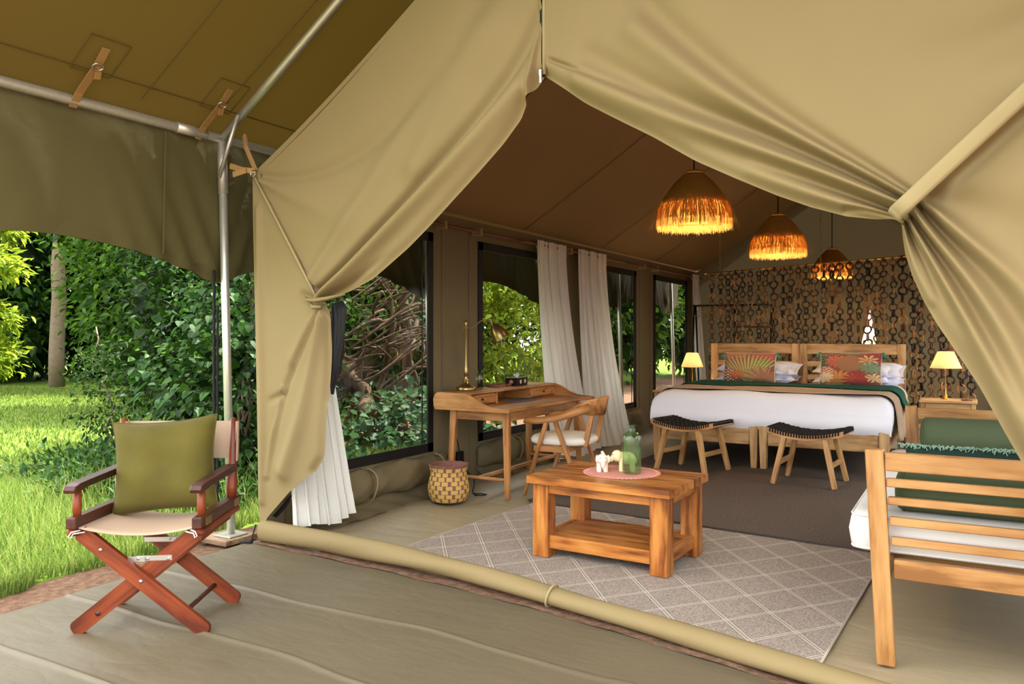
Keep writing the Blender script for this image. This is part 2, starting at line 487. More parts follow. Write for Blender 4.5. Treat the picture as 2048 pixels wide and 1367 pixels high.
def gz(x, y):
    if -8 < x < -3.9 and 0 < y < 5.6: return -0.045 + 0.018 * math.sin(3.1 * x + 1.7 * y) * math.sin(2.3 * y)
    return -0.05
b.grid([[(x, y, gz(x, y)) for y in ys] for x in xs])
tag(b.build('ground', M['ground'], smooth=True, grain=False), 'lawn and bare earth around the tent', kind='structure')

# ---- verandah groundsheet with raised seams, and the tent floor
def seamz(x, y):
    z = 0.0
    for k, y0 in enumerate((2.87, 2.35, 1.82, 1.28, 0.75)):
        d = y - (y0 + 0.018 * math.sin(2.1 * x + k) + 0.012 * math.sin(5.3 * x + 2 * k) - 0.03 * (x + 3.3))
        z += 0.008 * math.exp(-(d / 0.011) ** 2) + 0.004 * (1 / (1 + math.exp(-d / 0.012)) - 0.5) * math.exp(-(d / 0.2) ** 2)
    z += 0.0035 * math.sin(4.1 * x + 1.3 * y) * math.sin(3.2 * y + 0.7 * x) + 0.002 * math.sin(11 * x - 7 * y)
    return z + 0.004
b = MB(); P = []
for i in range(111):
    x = -3.95 + i * 0.05
    row = []
    y1 = Yf(min(max(x, XL), 1.5)) - 0.02
    x0 = x
    for j in range(420):
        y = 0.3 + (y1 - 0.3) * j / 419
        xx = x0 + (0.03 * math.sin(3.7 * y) + 0.015 * math.sin(9 * y) if i == 0 else 0)
        row.append((xx, y, seamz(xx, y) if i else 0.0 - 0.02))
    P.append(row)
b.grid(P)
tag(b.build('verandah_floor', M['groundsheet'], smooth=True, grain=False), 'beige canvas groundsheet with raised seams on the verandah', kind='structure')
b = MB(); P = []
for i in range(90):
    x = XL + (XR - XL) * i / 89
    row = []
    for j in range(140):
        y = Yf(x) + (YB - Yf(x)) * (j / 139) ** 1.5
        amp = math.exp(-(x - XL) * 2.2)
        row.append((x, y, 0.003 * math.sin(5 * x + 9 * y) * math.sin(7 * x - 2 * y) + amp * 0.012 * (1 + math.sin(6 * y + 4 * x))))
    P.append(row)
b.grid(P)
tag(b.build('floor', M['floor'], smooth=True, grain=False), 'greyish tan canvas floor inside the tent', kind='structure')

# ---- side wall with window openings
WIN = [(3.93, 5.38), (6.12, 7.55), (8.52, 10.0), (10.72, 12.2)]
WZ0, WZ1 = 0.37, 2.12
def side_wall(name, X, label, sgn):
    b = MB()
    ysb = [3.56] + [q for w_ in WIN for q in w_] + [YB]
    for k in range(len(ysb) - 1):
        y0, y1 = ysb[k], ysb[k + 1]
        if k % 2 == 0:
            b.grid([[(X, lerp(y0, y1, i / 6), z) for z in np.linspace(0, ZW + 0.07, 20)] for i in range(7)])
        else:
            b.grid([[(X, lerp(y0, y1, i / 8), z) for z in np.linspace(0, WZ0, 5)] for i in range(9)])
            b.grid([[(X, lerp(y0, y1, i / 8), z) for z in np.linspace(WZ1, ZW + 0.07, 3)] for i in range(9)])
    return tag(b.build(name, M['canvas_in'], smooth=True, grain=False), label, kind='structure')
wl = side_wall('wall_left', XL, 'brown canvas side wall with tall mesh windows', 1)
wr = side_wall('wall_right', XR, 'brown canvas side wall behind the daybed', -1)
for k, (y0, y1) in enumerate(WIN):          # vertical stitched seams of the wall
    for yy in (y0 - 0.16, y1 + 0.16):
        MB().box((XL + 0.001, yy - 0.012, 0.02), (XL + 0.006, yy + 0.012, ZW)).build('seam', M['canvas_in'], wl)
def window(idx, X, y0, y1, sgn, curve):
    t = bpy.data.objects.new('window_%d' % idx, None); link(t); t.location = (X, (y0 + y1) / 2, WZ0)
    tag(t, kind='structure'); o = t.location; bw = 0.075; d = 0.012
    for (a, c) in (((y0 - 0.02, WZ0 - 0.03), (y0 + bw - .02, WZ1 + .02)), ((y1 - bw + .02, WZ0 - 0.03), (y1 + 0.02, WZ1 + .02)),
                   ((y0 - 0.02, WZ0 - 0.03), (y1 + .02, WZ0 + bw - .03)), ((y0 - 0.02, WZ1 - bw + .02), (y1 + .02, WZ1 + .02))):
        MB().box((X - d * .4, a[0], a[1]), (X + sgn * d, c[0], c[1]), 0.002).build('window_frame', M['black'], t, off=o)
    b = MB(); b.grid([[(X - sgn * 0.004, lerp(y0, y1, i / 4), lerp(WZ0, WZ1, j / 4)) for j in range(5)] for i in range(5)])
    b.build('pane', M['pane'] if sgn > 0 else M['film'], t, off=o)
    MB().box((X - 0.002, y1 - bw - 0.055, WZ0 + .02), (X + sgn * 0.006, y1 - bw - 0.045, WZ1 - .02), 0.001).build('zip', M['black'], t, off=o)
    return t
for k, (y0, y1) in enumerate(WIN): window(k + 1, XL, y0, y1, 1, 0)
for k, (y0, y1) in enumerate(WIN): window(k + 5, XR, y0, y1, -1, 0)  # unseen right-wall windows, added to let daylight onto the bed
# rolled window covers hanging in a bulge under each window
for k, (y0, y1) in enumerate(WIN):
    b = MB(); P = []
    ya, yb = y0 - 0.05, y1 + 0.22
    for i in range(61):
        t = i / 60; y = lerp(ya, yb, t)
        pin = 0.42 * math.exp(-((t - 0.40) / 0.03) ** 2) + 0.5 * math.exp(-((t - 0.90) / 0.022) ** 2)
        amp = (1 - 0.85 * abs(2 * t - 1) ** 9) * (1 - pin) * (0.9 + 0.12 * math.sin(7 * t * PI + k))
        row = []
        for j in range(17):
            a = -PI / 2 + PI * j / 16
            wr_ = 1 + 0.05 * math.sin(17 * t + 3 * a) + 0.035 * math.sin(43 * t - 5 * a)
            row.append((XL + 0.01 + 0.105 * amp * math.cos(a) * wr_, y, 0.21 - 0.02 * pin + 0.125 * math.sin(a) * (0.5 + 0.5 * amp) * wr_))
        P.append(row)
    b.grid(P)
    c = b.build('rolled_window_cover', M['canvas_in'], wl, smooth=True, grain=False)
    c['label'] = 'rolled and tied canvas window cover'
    for tt in (0.40, 0.90):
        y = lerp(ya, yb, tt)
        MB().tube([(XL + 0.02 + 0.085 * math.cos(a), y + 0.01 * math.sin(3 * a), 0.20 + 0.12 * math.sin(a)) for a in np.linspace(-1.5, 1.6, 12)], 0.006, 6).build('tie_cord', M['strap'], c)
    b = MB(); b.grid([[(XL + 0.005 + 0.16 * (1 - j / 8) ** 2, lerp(ya, yb, i / 30), 0.012 + 0.11 * (j / 8) + 0.008 * math.sin(i * 1.3 + j)) for j in range(9)] for i in range(31)])
    b.build('skirt', M['canvas_in'], wl, smooth=True, grain=False)
# back wall with a bright gap
b = MB()
def roofz(x): return (2.31 + RS * (x - XL)) if x < XRIDGE else (ZR - (ZR - 2.31) * (x - XRIDGE) / (XR - XRIDGE))
GX, GZ0, GZ1 = -1.27, 0.55, 1.66
xsb = [XL, -3.2, -2.5, XRIDGE, GX - 0.26, GX, GX + 0.2, 0, XR]
for k in range(len(xsb) - 1):
    x0, x1 = xsb[k], xsb[k + 1]
    if xsb[k] in (GX - 0.26, GX):
        b.add([(x0, YB, 0), (x1, YB, 0), (x1, YB, GZ0), (x0, YB, GZ0)], [(0, 1, 2, 3)])
        if x0 < GX: b.add([(x0, YB, GZ0), (x1, YB, GZ1), (x1, YB, roofz(x1)), (x0, YB, roofz(x0))], [(0, 1, 2, 3)])
        else: b.add([(x0, YB, GZ1), (x1, YB, GZ0), (x1, YB, roofz(x1)), (x0, YB, roofz(x0))], [(0, 1, 2, 3)])
    else:
        b.add([(x0, YB, 0), (x1, YB, 0), (x1, YB, roofz(x1)), (x0, YB, roofz(x0))], [(0, 1, 2, 3)])
tag(b.build('wall_back', M['canvas_in'], grain=False), 'brown canvas gable wall at the back of the tent', kind='structure')
# ceiling: two slopes of inner canvas, slightly sagging
b = MB(); P = []
for i in range(41):
    t = i / 40; x = lerp(XL - 0.05, XR + 0.05, t)
    row = []
    for j in range(60):
        y = lerp(3.48, YB + 0.1, j / 59)
        if y < Yf(max(x, XL)) + 0.0: y = max(y, Yf(max(x, XL)))
        sag = 0.03 * math.sin(PI * min(1, abs(x - XRIDGE) / 2.1)) * (0.7 + 0.3 * math.sin(1.9 * y))
        row.append((x, y, roofz(min(max(x, XL), XR)) + (0.0) - sag))
    P.append(row)
b.grid(P)
ceil = tag(b.build('ceiling', M['canvas_roof'], smooth=True, grain=False), 'dark brown canvas ceiling sloping up to the ridge', kind='structure')
for yy in (5.0, 6.9, 8.8, 10.7):
    pts = [(x, yy, roofz(x) - 0.012 - 0.03 * math.sin(PI * min(1, abs(x - XRIDGE) / 2.1)) * (0.7 + 0.3 * math.sin(1.9 * yy))) for x in np.linspace(XL + 0.05, XRIDGE, 12)]
    MB().tube(pts, 0.006, 6, flat=0.5).build('seam', M['canvas_roof'], ceil, smooth=True)

# =================================================================== VERANDAH FLY AND FRAME
XE, ZE, FS = -4.25, 2.58, 0.70             # eave rail of the fly
YP = [1.88, 3.6, 5.85, 8.1, 10.35, 12.6]
XE2 = 2 * XRIDGE - XE
def flyz(x): return ZE + 0.03 + FS * (x - XE) if x < XRIDGE else ZE + 0.03 + FS * (XRIDGE - XE) - FS * (x - XRIDGE)
fly = thing('fly_sheet', 'olive canvas fly sheet stretched over tent and verandah', 'awning', (XE, 1.2, ZE))
b = MB(); b.grid([[(x, y, flyz(x) - 0.025 * math.sin(PI * min(1, (x - XE) / (XRIDGE - XE)) if x < XRIDGE else PI * (XE2 - x) / (XE2 - XRIDGE)) * (0.6 + 0.4 * math.sin(2.79 * (y - 1.35)))) for y in np.linspace(1.8, 13.2, 60)] for x in np.linspace(XE - 0.02, XE2 + 0.02, 41)])
b.build('roof_sheet', M['canvas_fly'], fly, smooth=True, grain=False, off=fly.location)
def scal(y, hi=1.845, lo=1.635):
    ph = ((y - 1.35) / 2.25) % 1.0
    return lo + (hi - lo) * (1 - abs(2 * ph - 1) ** 2.0)
for (x, sg, yE) in ((XE - 0.035, 1, 13.2), (XE2 + 0.035, -1, 3.9)):  # unseen right valance: its length is set to balance verandah and interior light
    P = []
    for i in range(181):
        y = lerp(1.8, yE, i / 180)
        ph = ((y - 1.35) / 2.25) % 1.0; near = 1 - abs(2 * ph - 1)
        row = []
        for j in range(25):
            t = j / 24; z = lerp(ZE + 0.02, scal(y), t)
            q = abs(2 * ph - 1)
            fold = 0.035 * t * q ** 1.5 * math.sin(34 * (y - 0.45 * (ZE - z) * (1 if ph > .5 else -1))) + 0.012 * t * math.sin(9 * y + 3 * z)
            row.append((x - 0.02 * t + fold, y, z))
        P.append(row)
    b = MB(); b.grid(P)
    v = b.build('valance', M['canvas_valance'], fly, smooth=True, grain=False, off=fly.location)
    P = [[(x - 0.024 - 0.006 * s2 + 0.035 * abs(2 * (((y - 1.35) / 2.25) % 1.0) - 1) ** 1.5 * math.sin(34 * (y - 0.45 * (ZE - scal(y) - 0.09 * s2) * (1 if ((y - 1.35) / 2.25) % 1.0 > .5 else -1))) + sg * 0.004, y, scal(y) + 0.09 * s2) for s2 in (0, 1)] for y in np.linspace(1.8, yE, 180)]
    b = MB(); b.grid(P); b.build('hem', M['canvas_valance'], v, smooth=True, grain=False, off=fly.location)
MB().tube([(XE - 0.005 - 0.02 * q, 3.18, lerp(ZE - 0.04, scal(3.18) + 0.03, q)) for q in np.linspace(0, 1, 8)], 0.005, 5).build('seam', M['canvas_valance'], fly, off=fly.location)
for y in (2.94, 3.44, 5.2):   # stitched seams across the roof sheet
    MB().tube([(x, y + (0.03 * (x - XE)), flyz(x) - 0.02 - 0.02 * math.sin(PI * (x - XE) / (XRIDGE - XE))) for x in np.linspace(XE + 0.1, XRIDGE, 10)], 0.004, 5).build('seam', M['canvas_fly'], fly, off=fly.location)
MB().tube([(XE + 0.17, y, flyz(XE + 0.17) - 0.012) for y in np.linspace(1.85, 6, 10)], 0.004, 5).build('seam', M['canvas_fly'], fly, off=fly.location)
# webbing straps with rings that hold the sheet to the rail
for (pxp, pyp) in ((183, 175), (432, 243)):
    r = atx(pxp, pyp, XE + 0.17); y = r.y
    sl = Vector((1, 0, FS)).normalized(); nn = Vector((FS, 0, -1)).normalized()
    base = Vector((XE, y, ZE + 0.03))
    c = base + sl * 0.30 + nn * 0.012; yv = Vector((0, 1, 0)); cs4 = [c + sl * p + yv * q for p, q in ((-.12, -.11), (.12, -.11), (.12, .11), (-.12, .11), (-.12, -.11))]
    pt = MB()
    for q0, q1 in zip(cs4[:-1], cs4[1:]): pt.tube([q0, (q0 + q1) / 2, q1], 0.0035, 5)
    pt.build('patch_edge', M['canvas_fly'], fly, off=fly.location)
    b = MB()
    p3 = base + sl * 0.36 + nn * 0.012; p2 = base + sl * 0.25 + nn * 0.03; p1 = base + sl * 0.05 + nn * 0.035; p0 = Vector((XE + 0.0, y, ZE - 0.04))
    for (q0, q1) in ((p3, p2), (p2, p1), (p1, p0)): b.beam(q0, q1, 0.045, 0.005, nn, 0.001)
    b.beam(p2 + Vector((0, .01, 0)), p2 + Vector((-0.05, 0.03, -0.055)), 0.035, 0.005, nn, 0.001)
    st = b.build('webbing_strap', M['webbing'], fly, off=fly.location)
    MB().tube([p2 + Vector((0.0, 0.03 * math.cos(a), 0)) + sl * 0.022 * math.sin(a) + nn * 0.008 for a in np.linspace(0, 2 * PI, 16)], 0.004, 6).build('ring', M['steel'], st, smooth=True, off=fly.location)
# galvanised frame
fr = thing('awning_frame', 'galvanised steel pole frame carrying the fly sheet', 'frame', (-4.17, 3.6, 0))
for X in (XE, XE2):
    MB().tube([(X, y, ZE) for y in np.linspace(1.8, 13.1, 30)], 0.030, 12).build('rail', M['galv'], fr, smooth=True, off=fr.location)
    for y in (3.25, 5.9, 8.4): MB().tube([(X, y, ZE), (X, y + 0.22, ZE)], 0.034, 12).build('rail_sleeve', M['galv'], fr, smooth=True, off=fr.location)
MB().tube([(XRIDGE, y, flyz(XRIDGE) - 0.05) for y in np.linspace(1.8, 13.1, 12)], 0.030, 12).build('ridge_pole', M['galv'], fr, smooth=True, off=fr.location)
for i, y in enumerate(YP):
    for (X, sg) in ((XE, 1), (XE2, -1)):
        xb = X + sg * 0.085
        MB().tube([(xb, y, 0.012), (lerp(xb, X, .5), y, 1.3), (X, y, ZE - 0.02)], 0.0265, 12).build('pole', M['galv'], fr, smooth=True, off=fr.location)
        MB().tube([(lerp(xb, X, .86), y, 2.22), (X, y, ZE)], 0.031, 12).build('pole_sleeve', M['galv'], fr, smooth=True, off=fr.location)
        MB().cbox((0.15, 0.15, 0.01), Matrix.Translation((xb, y, 0.006)), 0.002).build('base_plate', M['galv'], fr, off=fr.location)
        if i in (0, 1, 2, 3, 4, 5):
            MB().tube([(lerp(X, XRIDGE, t), y, ZE + (flyz(XRIDGE) - 0.05 - ZE) * t) for t in np.linspace(0, 1, 6)], 0.028, 12).build('rafter', M['galv'], fr, smooth=True, off=fr.location)
            MB().tube([(X + sg * 0.015, y - 0.035, 2.32), (X + sg * 0.19, y - 0.035, ZE + 0.125)], 0.013, 8).build('brace', M['galv'], fr, smooth=True, off=fr.location)
bd = MB(); bd.box((-4.33, 3.47, -0.035), (-4.06, 3.73, -0.001), 0.003)
tag(bd.build('pole_board', M['board']), 'small weathered board under the steel pole foot', 'board')
# black guy rope beside the pole
b = MB()
pr_ = [(-4.27 + 0.002 * math.sin(60 * z), 3.555 + 0.002 * math.cos(60 * z), z) for z in np.linspace(1.72, 0.05, 60)]
b.tube(pr_, 0.010, 6); b.tube([(p[0] + 0.02, p[1] + 0.01, p[2]) for p in pr_[8:]], 0.009, 6)
tag(b.build('guy_rope', M['rope_black'], smooth=True), 'twisted black rope hanging beside the steel pole', 'rope')

# =================================================================== FRONT CANVAS: two tied-back door flaps
def resample(pts, n, power=None):
    pts = np.array(pts, dtype=float)
    d = np.r_[0, np.cumsum(np.hypot(*(pts[1:] - pts[:-1]).T))]; d /= d[-1]
    t = np.linspace(0, 1, n) if power is None else power
    # smooth (Catmull-like) by dense linear then box filter
    q = np.stack([np.interp(t, d, pts[:, 0]), np.interp(t, d, pts[:, 1])], 1)
    return q
def smooth(q, k=3):
    for _ in range(k):
        q[1:-1] = 0.25 * q[:-2] + 0.5 * q[1:-1] + 0.25 * q[2:]
    return q
def polydist(P, line):
    """distance to a polyline, position along it 0..1 and side"""
    line = np.array(line); best = np.full(len(P), 1e9); tt = np.zeros(len(P)); sd = np.zeros(len(P))
    seg = np.hypot(*(line[1:] - line[:-1]).T); tot = seg.sum(); acc = 0
    for i in range(len(line) - 1):
        a, b_ = line[i], line[i + 1]; ab = b_ - a; L2 = (ab ** 2).sum()
        t = np.clip(((P - a) @ ab) / L2, 0, 1); q = a + t[:, None] * ab
        d = np.hypot(*(P - q).T)
        s_ = np.sign(ab[0] * (P[:, 1] - a[1]) - ab[1] * (P[:, 0] - a[0]))
        m = d < best
        best[m] = d[m]; tt[m] = (acc + t[m] * seg[i]) / tot; sd[m] = s_[m]
        acc += seg[i]
    return best, tt, sd
def fold_disp(P, folds):
    z = np.zeros(len(P))
    for (line, w0, w1, a0, a1, kind) in folds:
        L = smooth(resample([fp(*p) for p in line], 14), 2)
        d, t, s_ = polydist(P, L)
        wd = (w0 + (w1 - w0) * t) * 0.92; am = (a0 + (a1 - a0) * t) * 1.55
        if kind == 'g': z += am * np.exp(-(d / wd) ** 2)
        elif kind == 's': z += am * np.tanh(s_ * d / wd) * np.exp(-(d / (wd * 6)) ** 2)      # sharp overlapping step
    return z
def loft(E, O, nu, nv, vp, folds, edge_roll, upow=None):
    E = smooth(resample(E, nu, upow), 3); O = resample(O, nu, upow)
    v = np.linspace(0, 1, nv) ** vp
    P = E[:, None, :] * (1 - v)[None, :, None] + O[:, None, :] * v[None, :, None]
    flat = P.reshape(-1, 2)
    z = fold_disp(flat, folds)
    d, t, s_ = polydist(flat, E[::3])
    z -= edge_roll * np.exp(-(d / 0.035) ** 2)
    z += 0.008 * np.sin(2.3 * flat[:, 0] + 1.1 * flat[:, 1]) * np.sin(1.9 * flat[:, 1])
    V = np.stack([flat[:, 0], np.array([Yf(x) for x in flat[:, 0]]) - z, flat[:, 1]], 1)
    return V.reshape(nu, nv, 3)
def gridobj(name, G, mat, parent):
    nu, nv, _ = G.shape
    idx = np.arange(nu * nv).reshape(nu, nv)
    F = np.stack([idx[:-1, :-1], idx[1:, :-1], idx[1:, 1:], idx[:-1, 1:]], -1).reshape(-1, 4)
    return fast_mesh(name, G.reshape(-1, 3) - np.array(parent.location)[None], F, mat, parent, True)
C3 = fp(508, 345); AP = fp(1085, 150)
XZ = AP[0]
TOPZ = 2.36 + RS * (XZ - XL) + 0.02
# --- left flap
lf = thing('door_flap', 'tan canvas door flap gathered back above the folding wooden chair', 'tent flap', (XL, 3.5, 0))
T1 = fp(642, 600)
E = [T1] + [fp(*p) for p in ((662, 594), (696, 580), (739, 556), (762, 536), (808, 495), (846, 456), (900, 397), (952, 341), (1000, 287), (1038, 236), (1048, 212), (1062, 188), (1076, 166), (1084, 151))]
zipline = [(AP[0] + (z - AP[1]) * 0.001, z) for z in np.linspace(AP[1], TOPZ, 5)]
O = [C3, fp(830, 0), (XZ - 0.005, TOPZ)]
foldsL = [
    ([(612, 596), (650, 570), (726, 481), (774, 433), (860, 343), (960, 225), (1050, 120), (1080, 30)], 0.020, 0.05, -0.050, -0.025, 'g'),
    ([(640, 598), (690, 555), (770, 470), (860, 375), (960, 270), (1040, 180)], 0.035, 0.07, 0.055, 0.035, 'g'),
    ([(650, 596), (700, 566), (745, 530), (775, 505)], 0.010, 0.02, -0.03, -0.0, 'g'),
    ([(520, 352), (560, 360), (640, 350), (760, 280), (900, 120), (960, 0)], 0.02, 0.10, -0.012, -0.02, 'g'),
    ([(520, 360), (600, 400), (700, 440)], 0.02, 0.10, 0.012, 0.006, 'g'),
    ([(600, 590), (640, 520), (720, 400), (820, 250), (930, 60)], 0.03, 0.12, 0.012, 0.02, 'g'),
    ([(830, 330), (900, 200), (980, 60)], 0.09, 0.12, 0.018, 0.02, 'g'),
    ([(1058, 200), (1064, 150), (1078, 70), (1082, 0)], 0.018, 0.012, 0.03, 0.012, 'g'),
]
upw = np.linspace(0, 1, 190) ** 1.35
GL = loft(E, O, 190, 90, 1.5, foldsL, 0.035, upw)
gridobj('gable_panel', GL, M['canvas'], lf)
# lower hanging panel between the tent corner and the gathered edge
ysn = np.linspace(0, 1, 170)
Ledge = resample([fp(*p) for p in ((505, 345), (506, 430), (508, 520), (512, 700), (515, 850), (518, 960), (520, 1082))], 170)
Iedge = resample([fp(*p) for p in ((511, 346), (553, 423), (590, 500), (628, 588), (646, 604), (655, 634), (653, 725), (647, 816), (642, 915), (624, 944), (580, 982), (533, 1036), (522, 1081))], 170)
foldsD = [
    ([(640, 612), (632, 626), (600, 705), (568, 776), (552, 850), (535, 960)], 0.012, 0.03, -0.030, -0.006, 'g'),
    ([(646, 618), (640, 660), (622, 760), (600, 850), (570, 940)], 0.022, 0.07, 0.035, 0.03, 'g'),
    ([(636, 618), (605, 680), (585, 720)], 0.012, 0.05, 0.02, 0.012, 'g'),
    ([(566, 775), (556, 830), (545, 870), (535, 950)], 0.010, 0.025, 0.022, 0.010, 'g'),
    ([(540, 800), (562, 790)], 0.02, 0.02, -0.012, -0.02, 'g'),
    ([(650, 615), (652, 700), (648, 800)], 0.008, 0.02, -0.02, -0.008, 'g'),
    ([(517, 420), (520, 600), (524, 800), (525, 1000)], 0.03, 0.03, 0.012, 0.015, 'g'),
]
v = np.linspace(0, 1, 56)
P = Ledge[:, None, :] * (1 - v)[None, :, None] + smooth(Iedge, 2)[:, None, :] * v[None, :, None]
flat = P.reshape(-1, 2)
z = fold_disp(flat, foldsD)
d, t, s_ = polydist(flat, [fp(*p) for p in ((606, 592), (642, 602), (655, 634), (653, 725), (647, 816), (642, 915), (624, 944))])
z -= 0.03 * np.exp(-(d / 0.03) ** 2)
V = np.stack([flat[:, 0], np.array([Yf(max(x, XL)) for x in flat[:, 0]]) - z, flat[:, 1]], 1).reshape(170, 56, 3)
gridobj('hanging_panel', V, M['canvas'], lf)
def fp3(px, py, off=0.0):
    X, z = fp(px, py); return Vector((X, Yf(max(X, XL)) - off, z))
MB().tube([fp3(*p, 0.022) for p in ((510, 347), (544, 412), (577, 476), (610, 540), (636, 592))], 0.008, 6).build('seam', M['strap'], lf, smooth=True, off=lf.location)
# knotted gather
b = MB()
b.tube([fp3(612, 594, .0), fp3(628, 600, .045), fp3(646, 601, .055), fp3(664, 597, .04), fp3(690, 588, .0)], [0.008, 0.02, 0.022, 0.02, 0.010], 10, flat=0.6)
b.tube([fp3(628, 606, .03), fp3(638, 614, .05), fp3(652, 614, .04)], [0.006, 0.013, 0.008], 8)
b.build('gather', M['canvas'], lf, smooth=True, off=lf.location)
# corner ties
b = MB(); c0 = fp3(510, 343, 0.0); U_ = (0.15, 1, 0)
b.beam(c0 + Vector((0.03, -.03, -.005)), c0 + Vector((-0.07, -0.05, 0.01)), 0.034, 0.006, U_); b.beam(c0 + Vector((-0.06, -0.05, 0.008)), c0 + Vector((-0.17, -0.05, 0.045)), 0.036, 0.006, U_)
b.beam(c0 + Vector((-0.02, -0.055, 0.0)), c0 + Vector((-0.12, -0.07, -0.02)), 0.036, 0.006, U_); b.beam(c0 + Vector((0.02, -0.01, 0)), c0 + Vector((-0.08, 0.0, 0.16)), 0.034, 0.012, U_)
b.beam(c0 + Vector((-0.078, 0.0, 0.155)), (XE + 0.2, 3.61, ZE - 0.0), 0.03, 0.02, U_)
b.build('tie_strap', M['webbing'], lf, off=lf.location)
MB().tube([c0 + Vector((0.02 + 0.02 * math.cos(a), -0.035, -0.02 + 0.02 * math.sin(a))) for a in np.linspace(0, 6.3, 14)], 0.004, 6).build('hook', M['steel'], lf, smooth=True, off=lf.location)
zf = [Vector((XZ + 0.012, Yf(XZ) - 0.004, z)) for z in np.linspace(AP[1], TOPZ, 8)]
MB().tube(zf, 0.010, 6).build('zip_tape', M['strap'], lf, smooth=True, off=lf.location)
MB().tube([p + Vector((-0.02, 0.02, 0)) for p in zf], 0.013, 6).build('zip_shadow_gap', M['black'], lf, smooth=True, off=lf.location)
b = MB(); b.cbox((0.016, 0.012, 0.035), Matrix.Translation(fp3(1085, 148, 0.02)), 0.003); b.cbox((0.012, 0.006, 0.045), Matrix.Translation(fp3(1087, 160, 0.03)), 0.002)
b.build('zip_slider', M['steel'], lf, off=lf.location)
# black insect net gathered behind the flap
b = MB(); P = []
nl = [(672, 600), (682, 615), (676, 680), (668, 735), (655, 775), (652, 790)]; nr = [(648, 606), (650, 640), (650, 690), (649, 735), (648, 770), (650, 788)]
A = resample(nl, 40); B = resample(nr, 40)
for i in range(40):
    row = []
    for j in range(14):
        q = A[i] * (1 - j / 13) + B[i] * (j / 13)
        p = fp3(q[0], q[1], -0.06 + 0.012 * math.sin(j * 1.9 + i * .1)); row.append(p)
    P.append(row)
b.grid(P); b.build('insect_screen', M['mesh_black'], lf, smooth=True, off=lf.location)
b = MB(); P = [[fp3(lerp(a[0], c[0], j / 5), lerp(a[1], c[1], j / 5), -0.05 + 0.01 * math.sin(j * 2)) for j in range(6)] for a, c in zip(resample([(572, 988), (556, 1008), (533, 1034)], 12), resample([(568, 1003), (556, 1022), (540, 1038)], 12))]
b.grid(P); b.build('insect_screen', M['mesh_black'], lf, smooth=True, off=lf.location)

# --- right flap
rf = thing('door_flap', 'wide tan canvas door flap held by a diagonal strap beside the daybed', 'tent flap', (XR, 3.0, 0))
E2 = [fp(*p) for p in ((1086, 150), (1125, 175), (1165, 203), (1230, 236), (1300, 270), (1385, 318), (1470, 355), (1550, 388), (1620, 412), (1690, 430), (1750, 436), (1788, 436), (1803, 446), (1804, 470), (1809, 505), (1824, 552), (1846, 600), (1870, 643), (1915, 708), (1960, 775), (2004, 855), (2048, 932), (2110, 1050))]
xe_, ze_ = E2[-1]
E2 += [(xe_ + 0.13, 0.35), (xe_ + 0.22, 0.02)]
XO = 0.62
O2 = [(XZ + 0.005, TOPZ), (XZ + 0.6, TOPZ - 0.6 * RS), (0.0, TOPZ - (0 - XZ) * RS), (XO, TOPZ - (XO - XZ) * RS), (XO, 1.6), (XO, 0.8), (XO, 0.02)]
foldsR = [
    ([(1825, 388), (1775, 351), (1680, 302), (1593, 249), (1446, 146), (1300, 18), (1240, -60)], 0.014, 0.075, -0.020, -0.024, 'g'),
    ([(1818, 396), (1740, 352), (1650, 305), (1540, 245), (1400, 160), (1270, 60)], 0.016, 0.07, 0.042, 0.024, 'g'),
    ([(1812, 402), (1765, 372), (1702, 343), (1620, 306), (1540, 268), (1440, 232), (1330, 190), (1180, 110)], 0.010, 0.06, -0.052, -0.016, 'g'),
    ([(1806, 412), (1740, 385), (1640, 345), (1540, 310), (1420, 265), (1300, 220), (1160, 160)], 0.016, 0.06, 0.045, 0.030, 'g'),
    ([(1800, 424), (1750, 404), (1690, 383), (1600, 350), (1500, 318), (1400, 280)], 0.010, 0.05, -0.036, -0.006, 'g'),
    ([(1796, 432), (1740, 420), (1690, 410), (1600, 380), (1500, 342)], 0.012, 0.04, 0.026, 0.012, 'g'),
    ([(1795, 434), (1760, 426), (1720, 418), (1690, 418)], 0.006, 0.012, -0.016, -0.012, 'g'),
    ([(1100, 120), (1180, 150), (1300, 196)], 0.012, 0.02, -0.014, -0.006, 'g'),
    ([(2048, 50), (1960, 90), (1850, 110), (1780, 90)], 0.08, 0.12, -0.020, -0.006, 'g'),
    ([(2100, 150), (1990, 170), (1880, 260)], 0.10, 0.12, 0.022, 0.010, 'g'),
    # below the strap
    ([(1840, 411), (1865, 440), (1890, 469), (1940, 515), (1987, 555), (2048, 640), (2110, 760)], 0.010, 0.05, -0.042, -0.02, 'g'),
    ([(1846, 402), (1900, 450), (1960, 505), (2030, 570), (2090, 650)], 0.016, 0.06, 0.045, 0.02, 'g'),
    ([(1828, 424), (1860, 470), (1900, 520), (1960, 600), (2020, 700), (2090, 860)], 0.014, 0.05, 0.042, 0.030, 'g'),
    ([(1822, 432), (1851, 475), (1882, 513), (1932, 580), (1990, 680), (2048, 800)], 0.009, 0.04, -0.050, -0.014, 'g'),
    ([(1818, 436), (1840, 480), (1868, 530), (1920, 620), (1980, 720), (2060, 880)], 0.012, 0.035, 0.036, 0.022, 'g'),
    ([(1812, 441), (1828, 480), (1848, 515), (1880, 580), (1930, 660)], 0.007, 0.025, -0.034, -0.006, 'g'),
    ([(1806, 446), (1812, 480), (1830, 540), (1860, 600)], 0.008, 0.02, 0.020, 0.012, 'g'),
    ([(1880, 395), (1960, 420), (2048, 470), (2120, 520)], 0.05, 0.12, -0.030, -0.01, 'g'),
    ([(2048, 230), (1960, 310), (1860, 395)], 0.03, 0.03, -0.020, -0.030, 'g'),
]
